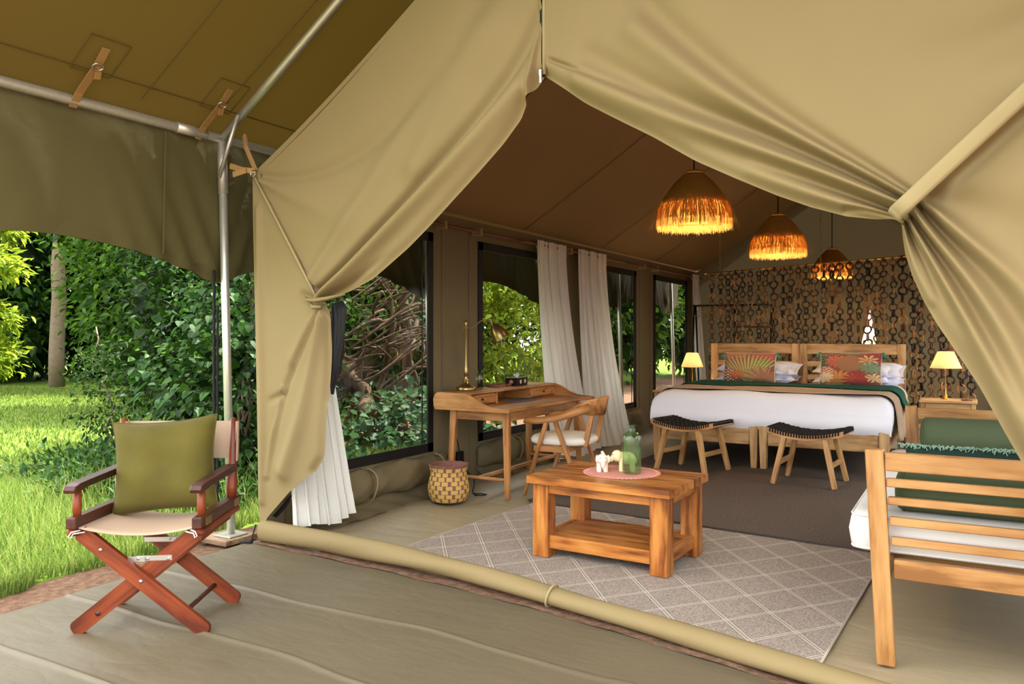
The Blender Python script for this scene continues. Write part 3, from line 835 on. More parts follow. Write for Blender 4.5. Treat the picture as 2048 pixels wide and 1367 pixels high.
# more samples where the folds meet at the strap
tq = np.linspace(0, 1, 400); dens = 1 + 3.2 * np.exp(-((tq - 0.445) / 0.10) ** 2)
cum = np.r_[0, np.cumsum((dens[1:] + dens[:-1]) / 2)]; cum /= cum[-1]
upw = np.interp(np.linspace(0, 1, 300), cum, tq)
GR = loft(E2, O2, 300, 130, 1.75, foldsR, 0.035, upw)
gridobj('gable_panel', GR, M['canvas'], rf)
b = MB(); P = []
for t in np.linspace(0, 1, 24):
    s0, s1 = fp(1797, 433), fp(2048, 197); kx = (0.62 - s0[0]) / (s1[0] - s0[0]); cx_, cz_ = s0[0] + (s1[0] - s0[0]) * kx * t, s0[1] + (s1[1] - s0[1]) * kx * t
    dl_ = math.hypot(s1[0] - s0[0], s1[1] - s0[1]); px_, pz_ = (s1[1] - s0[1]) / dl_, -(s1[0] - s0[0]) / dl_
    off = 0.105 - 0.085 * t
    row = []
    for k, q in enumerate((-1, -0.5, 0, 0.5, 1)):
        row.append(Vector((cx_ + px_ * q * 0.026, Yf(cx_) - off - 0.003 * (1 - q * q), cz_ + pz_ * q * 0.026)))
    P.append(row)
b.grid(P)
e0 = P[0]; b.grid([[p for p in e0], [p + Vector((-0.008, 0.03, -0.01)) for p in e0], [p + Vector((0.0, 0.09, -0.012)) for p in e0]])
b.build('tie_strap', M['strap'], rf, smooth=True, grain=False, off=rf.location, solid=0.004)

# --- sill: padded canvas roll along the door
b = MB(); P = []
for i in range(140):
    t = i / 139; X = lerp(XL + 0.01, 0.7, t)
    h = lerp(0.135, 0.085, min(1, t * 2.2)); wd = lerp(0.05, 0.055, t)
    lift = 0.012 + 0.02 * math.sin(PI * min(1, t * 1.6)) ** 2
    row = []
    for j in range(18):
        a = 2 * PI * j / 18
        wob = 1 + 0.05 * math.sin(9 * t * PI + 2 * a) + 0.03 * math.sin(40 * t + 3 * a)
        row.append((X, Yf(X) + 0.01 + wd * math.cos(a) * wob, lift + h / 2 + h / 2 * math.sin(a) * wob))
    row.append(row[0]); P.append(row)
b.grid(P)
sill = tag(b.build('trim_1', M['canvas'], smooth=True, grain=False), 'rolled tan canvas door sill', kind='structure')
for X in (-1.72, -0.15):
    MB().tube([(X + 0.012 * math.sin(a), Yf(X) + 0.01 + 0.061 * math.cos(a), 0.065 + 0.052 * math.sin(a)) for a in np.linspace(0, 2 * PI, 20)], 0.006, 6).build('seam', M['strap'], sill, smooth=True)
b = MB(); b.grid([[(x, Yf(max(x, XL)) - 0.06 + 0.12 * q, 0.008 + 0.004 * math.sin(13 * x)) for q in (0, .5, 1)] for x in np.linspace(-3.9, 0.6, 40)])
tag(b.build('trim_2', M['ground'], smooth=True, grain=False), 'strip of bare earth under the canvas sill', kind='structure')
b = MB(); b.beam((-3.93, 3.47, 0.01), (-3.86, 3.5, 0.02), 0.03, 0.02); b.tube([(-3.87, 3.5, 0.015), (-3.86, 3.53, 0.12)], 0.005, 6)
tag(b.build('tent_peg', M['black']), 'black peg holding down the tent corner', 'peg')

# =================================================================== CURTAIN RAIL AND CURTAINS
cr = thing('curtain_rail', 'thin wooden curtain rail along the top of the window wall', 'rail', (XL, 8, 2.2))
MB().tube([(XL + 0.09, y, 2.205) for y in np.linspace(3.7, YB - 0.05, 20)], 0.014, 8).build('rod', M['tray'], cr, smooth=True, off=cr.location)
for y in (4.6, 5.45, 6.0, 7.85, 10.1, 10.6, 12.4):
    MB().box((XL, y - 0.012, 2.17), (XL + 0.11, y + 0.012, 2.24), 0.004).build('bracket', M['strap'], cr, off=cr.location)
def curtain(label, top, bot, nf, ph, zb=0.02, amp=0.035):
    t = thing('curtain', label, 'curtain', (XL + 0.1, (bot[0] + bot[1]) / 2, 0), group='white voile curtains on the rail')
    b = MB(); P = []
    NU = nf * 14
    for i in range(NU + 1):
        s_ = i / NU; row = []
        for j in range(40):
            q = j / 39; z = lerp(2.17, zb, q)
            e = q ** 1.4
            y = lerp(lerp(top[0], top[1], s_), lerp(bot[0], bot[1], s_), e)
            a = amp * (0.55 + 0.75 * q)
            x = XL + 0.10 + 0.13 * q ** 1.5 + a * math.sin(2 * PI * nf * s_ + ph + 0.6 * math.sin(3 * q)) + 0.012 * math.sin(5 * PI * s_ + 4 * q)
            row.append((x, y + 0.018 * math.sin(4 * PI * nf * s_ + ph), z + (0.02 * math.sin(7 * s_) if j == 39 else 0)))
        P.append(row)
    b.grid(P); cl = b.build('cloth', M['curtain'], t, smooth=True, grain=False, off=t.location)
    P2 = [[Vector(p) + Vector((0.003, 0, 0)) for p in row[-4:]] for row in P]
    b = MB(); b.grid(P2); b.build('hem', M['curtain'], cl, smooth=True, grain=False, off=t.location)
    b = MB(); b.grid([[Vector(row[0]) + Vector((0.004, 0, dz)) for dz in (0.075, 0.04, -0.06)] for row in P])
    b.build('heading', M['curtain'], t, smooth=True, grain=False, off=t.location)
    for k in range(0, 3):
        y = lerp(top[0], top[1], 0.15 + 0.35 * k)
        MB().tube([(XL + 0.09 + 0.03 * math.cos(a), y, 2.2 + 0.035 * math.sin(a)) for a in np.linspace(0, 2 * PI, 12)], 0.008, 6).build('loop', M['curtain'], t, smooth=True, off=t.location)
    return t
curtain('white curtain hanging in the corner behind the door flap and rubbish basket', (3.62, 3.95), (3.60, 4.16), 6, 0.3, 0.085, 0.024)
curtain('white curtain half covering the window behind the writing desk', (7.02, 7.66), (7.2, 8.05), 6, 1.2)
curtain('white curtain covering the edge of the window between desk and bed', (8.0, 8.74), (8.05, 9.18), 6, 2.0)
curtain('white curtain in the back corner beside the clothes rack', (12.2, 12.55), (12.2, 12.6), 4, 0.0)

# =================================================================== RUGS
n = N('diamond rug'); o = n.obj(); sep = n.n('ShaderNodeSeparateXYZ'); n.l(o, sep.inputs[0])
def lines(expr, hw, off):
    f = n.math('FRACT', n.math('ADD', expr, off)); d = n.math('ABSOLUTE', n.math('SUBTRACT', f, 0.5))
    return n.math('LESS_THAN', d, hw)
xa = n.math('MULTIPLY', sep.outputs[0], 1 / 0.302); ya = n.math('MULTIPLY', sep.outputs[1], 1 / 0.39)
e1 = n.math('ADD', xa, ya); e2 = n.math('SUBTRACT', ya, xa)
white = None; darkl = None
for e in (e1, e2):
    for off in (-0.032, 0.032):
        q = lines(e, 0.014, off); white = q if white is None else n.math('MAXIMUM', white, q)
    q = lines(e, 0.075, 0); darkl = q if darkl is None else n.math('MAXIMUM', darkl, q)
nf = n.noise(o, 150, 3, 0.8); nb = n.noise(o, 3, 3)
base = n.mixc(n.ramp(nf, [(0.35, (0, 0, 0)), (0.65, (1, 1, 1))]), srgb(104, 95, 88), srgb(190, 177, 166))
base = n.mixc(n.math('MULTIPLY', nb, 0.25), base, srgb(120, 108, 98))
c = n.mixc(n.math('MULTIPLY', darkl, 0.35), base, srgb(120, 110, 100))
c = n.mixc(n.math('MULTIPLY', white, 0.75), c, srgb(206, 198, 184))
M['rug_light'] = n.done(n.bsdf(c, 0.95, 0, 0.1, n.bump(n.math('ADD', nf, n.math('MULTIPLY', white, 1.5)), 0.5, 0.004)))
n = N('dark woven rug'); o = n.obj(); mp = n.n('ShaderNodeMapping'); n.l(o, mp.inputs[0]); mp.inputs['Scale'].default_value = (1, 1, 1)
wv = n.n('ShaderNodeTexWave', wave_type='BANDS', bands_direction='DIAGONAL'); wv.inputs['Scale'].default_value = 26; wv.inputs['Distortion'].default_value = 2.5; wv.inputs['Detail'].default_value = 1
n.l(mp.outputs[0], wv.inputs['Vector'])
nf = n.noise(o, 120, 3, 0.8)
c = n.mixc(n.ramp(nf, [(0.35, (0, 0, 0)), (0.65, (1, 1, 1))]), srgb(50, 44, 40), srgb(128, 114, 104)); c = n.mixc(n.math('MULTIPLY', wv.outputs['Fac'], 0.35), c, srgb(76, 68, 64))
M['rug_dark'] = n.done(n.bsdf(c, 0.95, 0, 0.1, n.bump(nf, 0.5, 0.004)))
M['rug_edge'] = plain('dark rug binding', srgb(70, 62, 56), 0.9, bump=0.5)
M['rug_edge2'] = plain('grey rug binding', srgb(168, 158, 144), 0.9, bump=0.5)
def rug(name, label, c4, z, mat, emat):
    c4 = [Vector((*p, 0)) for p in c4]; cen = sum(c4, Vector()) / 4; cen.z = z
    t = thing(name, label, 'rug', cen)
    b = MB(); nx = 30
    def bl(u, v): return c4[0] * (1 - u) * (1 - v) + c4[1] * u * (1 - v) + c4[2] * u * v + c4[3] * (1 - u) * v
    b.grid([[bl(i / nx, j / nx) + Vector((0, 0, z + 0.009 + 0.0012 * math.sin(i * 1.3 + j))) for j in range(nx + 1)] for i in range(nx + 1)])
    b.grid([[p + Vector((0, 0, q)) for q in (0.006, z + 0.009)] for p in c4 + c4[:1]])
    b.build('pile', mat, t, grain=False, off=t.location)
    b = MB()
    for k in range(4):
        p, q = c4[k], c4[(k + 1) % 4]
        b.tube([p + (q - p) * (m / 8) + Vector((0, 0, z + 0.006)) for m in range(9)], 0.006, 6)
    b.build('binding', emat, t, smooth=True, off=t.location)
    return t
rug('rug', 'light grey rug with a diamond line pattern under the coffee table', ((-2.99, 3.66), (-0.51, 3.31), (-0.43, 5.22), (-2.91, 5.38)), 0.006, M['rug_light'], M['rug_edge2'])
rug('rug', 'dark brown woven rug under stools and bed foot', ((-2.96, 5.42), (-0.40, 5.14), (-0.30, 9.85), (-2.88, 9.9)), 0.018, M['rug_dark'], M['rug_edge'])

# =================================================================== FOLDING DIRECTOR CHAIR
ch = thing('director_chair', 'folding red wood director chair with beige canvas on the verandah', 'chair', (-3.235, 2.385, 0.006), R(31))
W0, W1, FY, ZS = 0.285, 0.255, 0.205, 0.452
def plank_part(name, p0, p1, w_, t_, nrm, mat, parent=ch): return MB().plank(p0, p1, w_, t_, nrm).build(name, mat, parent)
for (yy, s_) in ((-FY, -1), (FY, 1)):
    plank_part('leg', (-W1 - 0.005, yy, ZS - 0.005), (W0 + 0.012, yy, -0.0), 0.068, 0.024, (0, 1, 0), M['wood_red'])
    plank_part('leg', (W1 + 0.005, yy - s_ * 0.027, ZS - 0.005), (-W0 - 0.012, yy - s_ * 0.027, -0.0), 0.068, 0.024, (0, 1, 0), M['wood_red'])
    # folding metal link with rivets
    b = MB(); zl = 0.315; yl = yy - s_ * 0.055 if s_ > 0 else yy + 0.012
    b.beam((-0.135, yl + 0.005, zl), (0.02, yl, zl + 0.002), 0.004, 0.024); b.beam((-0.02, yl + 0.004, zl + 0.004), (0.135, yl + 0.004, zl + 0.008), 0.004, 0.024)
    lk = b.build('link_bar', M['steel'], ch)
    for xx in (-0.01, 0.03, 0.12): MB().lathe([(0, -0.006), (0.006, -0.005), (0.006, 0.001), (0, 0.003)], 10, TR((xx, yl - 0.003, zl + 0.004), rx=R(90))).build('rivet', M['steel'], lk, smooth=True)
    for (xx, zz) in ((-0.16, 0.365), (0.0125, 0.228)): MB().lathe([(0, 0.004), (0.008, 0.003), (0.008, -0.003)], 12, TR((xx, yy - 0.013, zz - 0.0), rx=R(90))).build('bolt', M['steel'], ch, smooth=True)
for sx in (-1, 1):
    x = sx * (W1 + 0.012)
    b = MB(); b.cbox((0.044, 0.52, 0.048), TR((x, 0, 0.487)), 0.004); b.build('seat_rail', M['wood_dark'], ch)
    b = MB(); b.cbox((0.05, 0.50, 0.03), TR((x, 0, 0.446)), 0.008); b.build('pivot_rail', M['wood_red'], ch)
    MB().lathe([(0.016, 0.505), (0.019, 0.55), (0.016, 0.64)], 12, TR((x, -0.205, 0))).build('arm_post', M['wood_red'], ch, smooth=True)
    MB().tube([(x, 0.195, 0.505), (x, 0.20, 0.56), (x, 0.215, 0.68), (x, 0.235, 0.885)], [0.023, 0.026, 0.019, 0.017], 12).build('back_post', M['wood_red'], ch, smooth=True)
    b = MB(); out = [(-0.275, 0.632), (-0.262, 0.648), (-0.225, 0.656), (-0.19, 0.658), (0.2, 0.668), (0.2, 0.638), (-0.17, 0.628), (-0.195, 0.624), (-0.27, 0.618)]
    b.prism([(a, zz) for a, zz in out], (x, 0, 0), (0, 1, 0), (0, 0, 1), (1, 0, 0), 0.052, 0.004)
    b.build('armrest', M['wood_dark'], ch)
    for yy in (-0.18, 0.2):
        MB().cbox((0.003, 0.07, 0.036), TR((x + sx * 0.0235, yy, 0.484)), 0.001).build('hinge_plate', M['brass'], ch)
    b = MB(); b.tube([(sx * 0.24, 0.20 if sx > 0 else 0.17, 0.19 - 0.0), (sx * 0.24, -0.20 if sx > 0 else -0.17, 0.19 - 0.0)], 0.011, 10)
    MB().tube([(sx * 0.185, -0.195, 0.082), (sx * 0.185, 0.195, 0.082)], 0.011, 10).build('stretcher', M['wood_dark'], ch, smooth=True)
b = MB(); b.grid([[(x, y, 0.462 - 0.034 * (1 - (x / 0.255) ** 2) - 0.004 * math.sin(9 * y)) for y in np.linspace(-0.235, 0.22, 12)] for x in np.linspace(-0.255, 0.255, 24)])
st = b.build('seat_cloth', M['seatcloth'], ch, smooth=True, grain=False, solid=0.004)
for sx in (-1, 1):
    MB().tube([(sx * 0.235, -0.24, 0.455), (sx * 0.262, -0.262, 0.452), (sx * 0.272, -0.268, 0.435), (sx * 0.262, -0.266, 0.428), (sx * 0.255, -0.262, 0.445), (sx * 0.215, -0.242, 0.448)], 0.003, 6).build('cord_loop', M['offwhite'], st, smooth=True)
b = MB(); P = []
for x in np.linspace(-0.288, 0.288, 32):
    e = min(1, (0.288 - abs(x)) / 0.03); back = 0.245 + 0.012 * (1 - (x / 0.288) ** 2)
    P.append([(x, back + 0.022 - 0.044 * e ** 0.5 * 0 + 0.05 * (z - 0.64) - 0.03 * (1 - e), z) for z in np.linspace(0.685, 0.868, 8)])
b.grid(P)
for sx in (-1, 1):
    xc = sx * (W1 + 0.012)
    b.grid([[(xc + 0.021 * math.cos(a), 0.23 + 0.105 * (z - 0.78) + 0.022 * math.sin(a), z) for z in np.linspace(0.68, 0.872, 6)] for a in np.linspace(0, 2 * PI, 14)])
b.build('back_cloth', M['seatcloth'], ch, smooth=True, grain=False)

def pillow(sx, sy, th, nu=28, nv=22, corner=0.16, wr=0.0, sd=0, pinch=0.06):
    """pillow of size sx*sy, thickness th, in the XZ plane (thin along Y); returns top and bottom grids"""
    out = []
    for sg in (-1, 1):
        P = []
        for i in range(nu + 1):
            row = []
            for j in range(nv + 1):
                u = 2 * i / nu - 1; v = 2 * j / nv - 1
                pu = 1 - pinch * (1 - v * v); pv = 1 - pinch * (1 - u * u)
                # sides pull in between the corners
                x = u * sx / 2 * (1 - pinch * (1 - v ** 2) * abs(u) ** 3 * 0.9); z = v * sy / 2 * (1 - pinch * (1 - u ** 2) * abs(v) ** 3 * 0.9)
                h = ((1 - u ** 4) * (1 - v ** 4)) ** 0.55
                w_ = wr * math.sin(5 * u + 3 * v + sd) * math.sin(4 * v - 2 * u + sd * 2) * h
                row.append((x, sg * (th / 2 * h) + w_, z))
            P.append(row)
        out.append(P)
    return out
def pillow_mesh(sx, sy, th, Mx, **kw):
    b = MB()
    for k, P in enumerate(pillow(sx, sy, th, **kw)):
        P = [[Mx @ Vector(p) for p in row] for row in P]
        if k == 0: P = P[::-1]
        b.grid(P)
    return b
def piping(sx, sy, Mx, r=0.004, pinch=0.06):
    pts = []
    for k in range(81):
        t = k / 80 * 4; s_ = int(t) % 4; f = t - int(t)
        u, v = [(-1 + 2 * f, -1), (1, -1 + 2 * f), (1 - 2 * f, 1), (-1, 1 - 2 * f)][s_]
        x = u * sx / 2 * (1 - pinch * (1 - v ** 2) * abs(u) ** 3 * 0.9); z = v * sy / 2 * (1 - pinch * (1 - u ** 2) * abs(v) ** 3 * 0.9)
        pts.append(Mx @ Vector((x, 0, z)))
    return MB().tube(pts, r, 6)
# olive velvet cushion leaning on the chair back
cu = thing('cushion', 'square olive velvet cushion propped in the director chair', 'cushion', ch.location + rot((0, 0.08, 0.45), R(31)), R(31 + 3))
Mx = TR((-0.02, 0.045, 0.226), rx=R(-12), ry=R(-4.5))
pillow_mesh(0.49, 0.445, 0.16, Mx, wr=0.010, sd=1, pinch=0.11).build('cover', M['velvet'], cu, smooth=True, grain=False)
piping(0.49, 0.445, Mx, 0.004, 0.11).build('piping', M['velvet'], cu, smooth=True)

# =================================================================== COFFEE TABLE
ct = thing('coffee_table', 'solid mango wood coffee table with a lower shelf on the diamond rug', 'table', (-1.785, 4.36, 0.016), R(-2.6))
LX, LY, ZT = 0.875, 0.62, 0.47
for i in range(5):
    y0 = -LY / 2 + LY / 5 * i
    MB().box((-LX / 2, y0 + 0.0006, ZT - 0.046), (LX / 2, y0 + LY / 5 - 0.0006, ZT - random.random() * 0.0006), 0.002).build('top_plank', M['wood_table'], ct)
for sx in (-1, 1):
    for sy in (-1, 1):
        MB().box((sx * (LX / 2 - 0.025) - (0.1 if sx > 0 else 0), sy * (LY / 2 - 0.03) - (0.1 if sy > 0 else 0), 0), (sx * (LX / 2 - 0.025) + (0 if sx > 0 else 0.1), sy * (LY / 2 - 0.03) + (0 if sy > 0 else 0.1), ZT - 0.046), 0.004).build('leg', M['wood_table'], ct)
for sy in (-1, 1):
    MB().box((-LX / 2 + 0.12, sy * (LY / 2 - 0.055) - 0.012, ZT - 0.10), (LX / 2 - 0.12, sy * (LY / 2 - 0.055) + 0.012, ZT - 0.046), 0.002).build('apron', M['wood_table'], ct)
for sx in (-1, 1):
    MB().box((sx * (LX / 2 - 0.05) - 0.012, -LY / 2 + 0.12, ZT - 0.10), (sx * (LX / 2 - 0.05) + 0.012, LY / 2 - 0.12, ZT - 0.046), 0.002).build('apron', M['wood_table'], ct)
MB().box((-LX / 2 + 0.08, -LY / 2 + 0.085, 0.098), (LX / 2 - 0.08, LY / 2 - 0.085, 0.124), 0.002).build('shelf', M['wood_table'], ct)
for sy in (-1, 1):
    MB().box((-LX / 2 + 0.12, sy * (LY / 2 - 0.07) - 0.015, 0.052), (LX / 2 - 0.12, sy * (LY / 2 - 0.07) + 0.015, 0.126), 0.002).build('shelf_rail', M['wood_table'], ct)
for sx in (-1, 1):
    MB().box((sx * (LX / 2 - 0.06) - 0.015, -LY / 2 + 0.12, 0.052), (sx * (LX / 2 - 0.06) + 0.015, LY / 2 - 0.12, 0.126), 0.002).build('shelf_rail', M['wood_table'], ct)
ZC = 0.016 + ZT
# pink sisal mat
mt = thing('table_mat', 'round pink sisal mat with looped edge on the coffee table', 'mat', (-1.785, 4.42, ZC))
b = MB(); b.lathe([(0, 0.004), (0.06, 0.0046), (0.12, 0.004), (0.17, 0.0046), (0.205, 0.004), (0.206, 0.0)], 48, cap=False); b.build('weave', M['pink'], mt, smooth=True)
b = MB()
for k in range(54):
    a = 2 * PI * k / 54
    b.tube([(0.20 * math.cos(a - .03), 0.20 * math.sin(a - .03), 0.003), (0.219 * math.cos(a - .05), 0.219 * math.sin(a - .05), 0.003), (0.226 * math.cos(a), 0.226 * math.sin(a), 0.004), (0.219 * math.cos(a + .05), 0.219 * math.sin(a + .05), 0.003), (0.20 * math.cos(a + .03), 0.20 * math.sin(a + .03), 0.003)], 0.0028, 5)
lo = b.build('looped_edge', M['pink'], mt, smooth=True); lo['kind'] = 'stuff'
# green glass bottle
bt = thing('glass_bottle', 'tall ribbed green glass bottle on the pink mat', 'bottle', (-1.715, 4.40, ZC + 0.0048))
b = MB(); P = []
prof = [(0.0, 0.004), (0.045, 0.002), (0.053, 0.008), (0.055, 0.02), (0.0555, 0.10), (0.0555, 0.20), (0.053, 0.218), (0.045, 0.232), (0.030, 0.241), (0.0205, 0.247), (0.0195, 0.268), (0.020, 0.274), (0.028, 0.277), (0.0285, 0.281), (0.022, 0.284), (0.0165, 0.284)]
inner = [(0.0155, 0.26), (0.017, 0.245), (0.041, 0.226), (0.050, 0.20), (0.0505, 0.02), (0.0, 0.012)]
for a in np.linspace(0, 2 * PI, 65)[:-1]:
    row = []
    for (r, zz) in prof + inner:
        rib = 1 - 0.018 * (0.5 + 0.5 * math.cos(12 * a)) if 0.01 < zz < 0.225 and r > 0.04 else 1
        row.append((r * rib * math.cos(a), r * rib * math.sin(a), zz))
    P.append(row)
b.grid(P, close=True); b.build('body', M['glass_green'], bt, smooth=True, grain=False)
# soapstone elephants
def blob(b, c, r, rz=0, ry=0, n_=14):
    Mx_ = Matrix.Translation(c) @ Matrix.Rotation(rz, 4, 'Z') @ Matrix.Rotation(ry, 4, 'Y') @ Matrix.Diagonal((*r, 1))
    b.lathe([(math.sin(PI * k / n_), -math.cos(PI * k / n_)) for k in range(n_ + 1)], 16, Mx_, cap=False)
def elephant(label, loc, rz, s_, mat, trunk):
    t = thing('elephant_figurine', label, 'figurine', loc, rz, 'soapstone elephants')
    b = MB(); q = lambda *p: tuple(s_ * k for k in p)
    blob(b, q(0, 0, 0.60), q(0.40, 0.30, 0.31)); blob(b, q(0.20, 0, 0.62), q(0.28, 0.26, 0.28))
    blob(b, q(0.48, 0, 0.70), q(0.26, 0.27, 0.28))
    for sy in (-1, 1):
        b.tube([q(0.26, sy * 0.15, 0.60), q(0.27, sy * 0.17, 0.3), q(0.27, sy * 0.17, 0.0)], [s_ * .15, s_ * .12, s_ * .125], 12)
        b.tube([q(-0.24, sy * 0.15, 0.60), q(-0.25, sy * 0.16, 0.3), q(-0.25, sy * 0.16, 0.0)], [s_ * .16, s_ * .12, s_ * .125], 12)
        blob(b, q(0.40, sy * 0.29, 0.70), q(0.16, 0.06, 0.22), rz=sy * 0.5)
    b.tube([q(*p) for p in trunk], [s_ * lerp(0.15, 0.065, k / (len(trunk) - 1)) for k in range(len(trunk))], 10)
    b.tube([q(-0.38, 0, 0.62), q(-0.44, 0, 0.5), q(-0.43, 0, 0.36)], s_ * 0.035, 8)
    o_ = b.build('body', mat, t, smooth=True, grain=False)
    md = o_.modifiers.new('merge', 'REMESH'); md.mode = 'VOXEL'; md.voxel_size = 0.0022; md.use_smooth_shade = True
    sm = o_.modifiers.new('soft', 'SMOOTH'); sm.factor = 0.6; sm.iterations = 3
    b = MB()
    for sy in (-1, 1): blob(b, q(0.68, sy * 0.15, 0.79), q(0.026, 0.026, 0.026), n_=8)
    b.build('eyes', M['tray'], t, smooth=True)
    return t
elephant('small white soapstone elephant with lowered trunk on the pink mat', (-1.90, 4.395, ZC + 0.0042), R(-62), 0.112, M['stone_white'], [(0.58, 0, 0.66), (0.70, 0, 0.56), (0.73, 0, 0.44), (0.71, 0, 0.34), (0.66, 0, 0.28)])
elephant('cream soapstone elephant raising its trunk behind the green bottle', (-1.775, 4.48, ZC + 0.0042), R(205), 0.125, M['stone_yellow'], [(0.60, 0, 0.66), (0.78, 0, 0.52), (0.98, 0, 0.55), (1.12, 0, 0.74), (1.20, 0, 0.92)])

# =================================================================== WRITING DESK
DX0, DX1, DY0, DY1 = -3.755, -3.075, 5.30, 6.90
dk = thing('writing_desk', 'oak brown writing desk with curved gallery sides by the window', 'desk', ((DX0 + DX1) / 2, (DY0 + DY1) / 2, 0.008))
O_ = dk.location; Zd = 0.722
def dbox(nm, lo, hi, c=0.003, gax=None, par=dk, mat='wood_desk'):
    return MB().box(lo, hi, c, gax=gax).build(nm, M[mat], par, off=O_)
dbox('desk_top', (DX0, DY0 + 0.02, Zd - 0.024), (DX1, DY1 - 0.02, Zd), 0.006)
sw = [(0.0, Zd - 0.024), (0.69, Zd - 0.024), (0.705, Zd - 0.012), (0.69, Zd + 0.002), (0.60, Zd + 0.006), (0.52, Zd + 0.016), (0.45, Zd + 0.040), (0.39, Zd + 0.072), (0.34, Zd + 0.098), (0.29, Zd + 0.112), (0.2, Zd + 0.116), (0.03, Zd + 0.116), (0.0, Zd + 0.10), (-0.018, Zd + 0.06), (-0.014, Zd + 0.0)]
for yy in (DY0 + 0.011, DY1 - 0.011):
    MB().prism(sw, (DX0, yy, 0), (1, 0, 0), (0, 0, 1), (0, 1, 0), 0.022, 0.003).build('gallery_side', M['wood_desk'], dk, off=O_)
dbox('gallery_top', (DX0, DY0 + 0.022, Zd + 0.096), (DX0 + 0.30, DY1 - 0.022, Zd + 0.114), 0.003)
dbox('gallery_back', (DX0, DY0 + 0.022, Zd), (DX0 + 0.015, DY1 - 0.022, Zd + 0.096), 0.002)
for yy in (DY0 + 0.50, DY1 - 0.50): dbox('divider', (DX0 + 0.015, yy - 0.008, Zd), (DX0 + 0.29, yy + 0.008, Zd + 0.096), 0.002)
for (ya, yb) in ((DY0 + 0.03, DY0 + 0.49), (DY1 - 0.49, DY1 - 0.03)):
    dr = dbox('drawer', (DX0 + 0.02, ya, Zd + 0.006), (DX0 + 0.283, yb, Zd + 0.09), 0.003)
    for (lo, hi) in (((ya + .01, Zd + .014), (yb - .01, Zd + .024)), ((ya + .01, Zd + .072), (yb - .01, Zd + .082)), ((ya + .01, Zd + .014), (ya + .022, Zd + .082)), ((yb - .022, Zd + .014), (yb - .01, Zd + .082))):
        dbox('beading', (DX0 + 0.281, lo[0], lo[1]), (DX0 + 0.289, hi[0], hi[1]), 0.002, par=dr)
    MB().lathe([(0.0, 0.0), (0.005, 0.0), (0.005, 0.008), (0.010, 0.014), (0.009, 0.02), (0, 0.023)], 12, TR((DX0 + 0.283, (ya + yb) / 2, Zd + 0.048), ry=R(90))).build('knob', M['boxblack'], dr, smooth=True, off=O_)
lg = {}
for (sx, xx) in ((-1, DX0 + 0.085), (1, DX1 - 0.10)):
    for (sy, yy) in ((-1, DY0 + 0.16), (1, DY1 - 0.16)):
        top = Vector((xx, yy, Zd - 0.024)); bot = Vector((xx + sx * 0.025, yy + sy * 0.03, 0.008))
        MB().beam(top, bot, 0.062, 0.05, (0, 1, 0), 0.006, (0.62, 0.62)).build('leg', M['wood_desk'], dk, off=O_)
        lg[(sx, sy)] = lambda z, a=top, c=bot: a + (c - a) * ((a.z - z) / (a.z - c.z))
for sy in (-1, 1):
    MB().beam(lg[(-1, sy)](0.655), lg[(1, sy)](0.655), 0.022, 0.085).build('apron', M['wood_desk'], dk, off=O_)
    MB().beam(lg[(-1, sy)](0.155), lg[(1, sy)](0.155), 0.03, 0.026, c=0.010).build('stretcher', M['wood_desk'], dk, off=O_)
for sx in (-1, 1): MB().beam(lg[(sx, -1)](0.655), lg[(sx, 1)](0.655), 0.022, 0.085).build('apron', M['wood_desk'], dk, off=O_)
MB().beam((lg[(-1, -1)](0.155) + lg[(1, -1)](0.155)) / 2, (lg[(-1, 1)](0.155) + lg[(1, 1)](0.155)) / 2, 0.04, 0.024).build('stretcher', M['wood_desk'], dk, off=O_)
ZG = 0.008 + Zd + 0.106 + 0.0005 - 0.0
ZG = Zd + 0.114
# brass desk lamp
dl = thing('desk_lamp', 'antique brass desk lamp with bell shade on the writing desk', 'lamp', (-3.65, 5.60, ZG))
MB().lathe([(0, 0), (0.082, 0.0), (0.084, 0.006), (0.084, 0.026), (0.078, 0.032), (0.058, 0.036), (0.05, 0.042), (0.034, 0.052), (0.026, 0.07), (0.020, 0.09), (0.013, 0.105), (0.016, 0.112), (0.013, 0.12)], 28).build('base', M['brass'], dl, smooth=True)
MB().lathe([(0.013, 0.12), (0.018, 0.145), (0.017, 0.18), (0.010, 0.215), (0.0085, 0.24), (0.0085, 0.52), (0.011, 0.525), (0.011, 0.55), (0.013, 0.565), (0.009, 0.578), (0, 0.582)], 16).build('stem', M['brass'], dl, smooth=True)
dv = Vector((0.62, 0.78, 0)).normalized()
arm = [Vector((0, 0, 0.52)) + dv * a + Vector((0, 0, zz)) for a, zz in ((-0.055, 0), (0.0, 0), (0.05, 0.002), (0.08, 0.016), (0.105, 0.04), (0.13, 0.062), (0.16, 0.070), (0.215, 0.071))]
MB().tube(arm, 0.0055, 8).build('arm', M['brass'], dl, smooth=True)
jt = arm[-1]; ax = (dv * 0.48 + Vector((0.1, -.05, -0.85))).normalized()
q = ax.to_track_quat('Z', 'Y').to_matrix().to_4x4(); q.translation = jt
MB().lathe([(0, -0.014), (0.012, -0.01), (0.013, 0.0), (0.012, 0.01), (0, 0.014)], 12, TR(jt, rx=R(90), rz=math.atan2(dv.y, dv.x))).build('joint', M['steel'], dl, smooth=True)
sh = MB().lathe([(0.010, 0.005), (0.014, 0.03), (0.020, 0.045), (0.030, 0.06), (0.048, 0.085), (0.062, 0.115), (0.070, 0.15), (0.076, 0.185), (0.078, 0.19), (0.074, 0.188), (0.060, 0.12), (0.030, 0.07), (0.0, 0.06)], 28, q, cap=False).build('lamp_shade', M['brass'], dl, smooth=True)
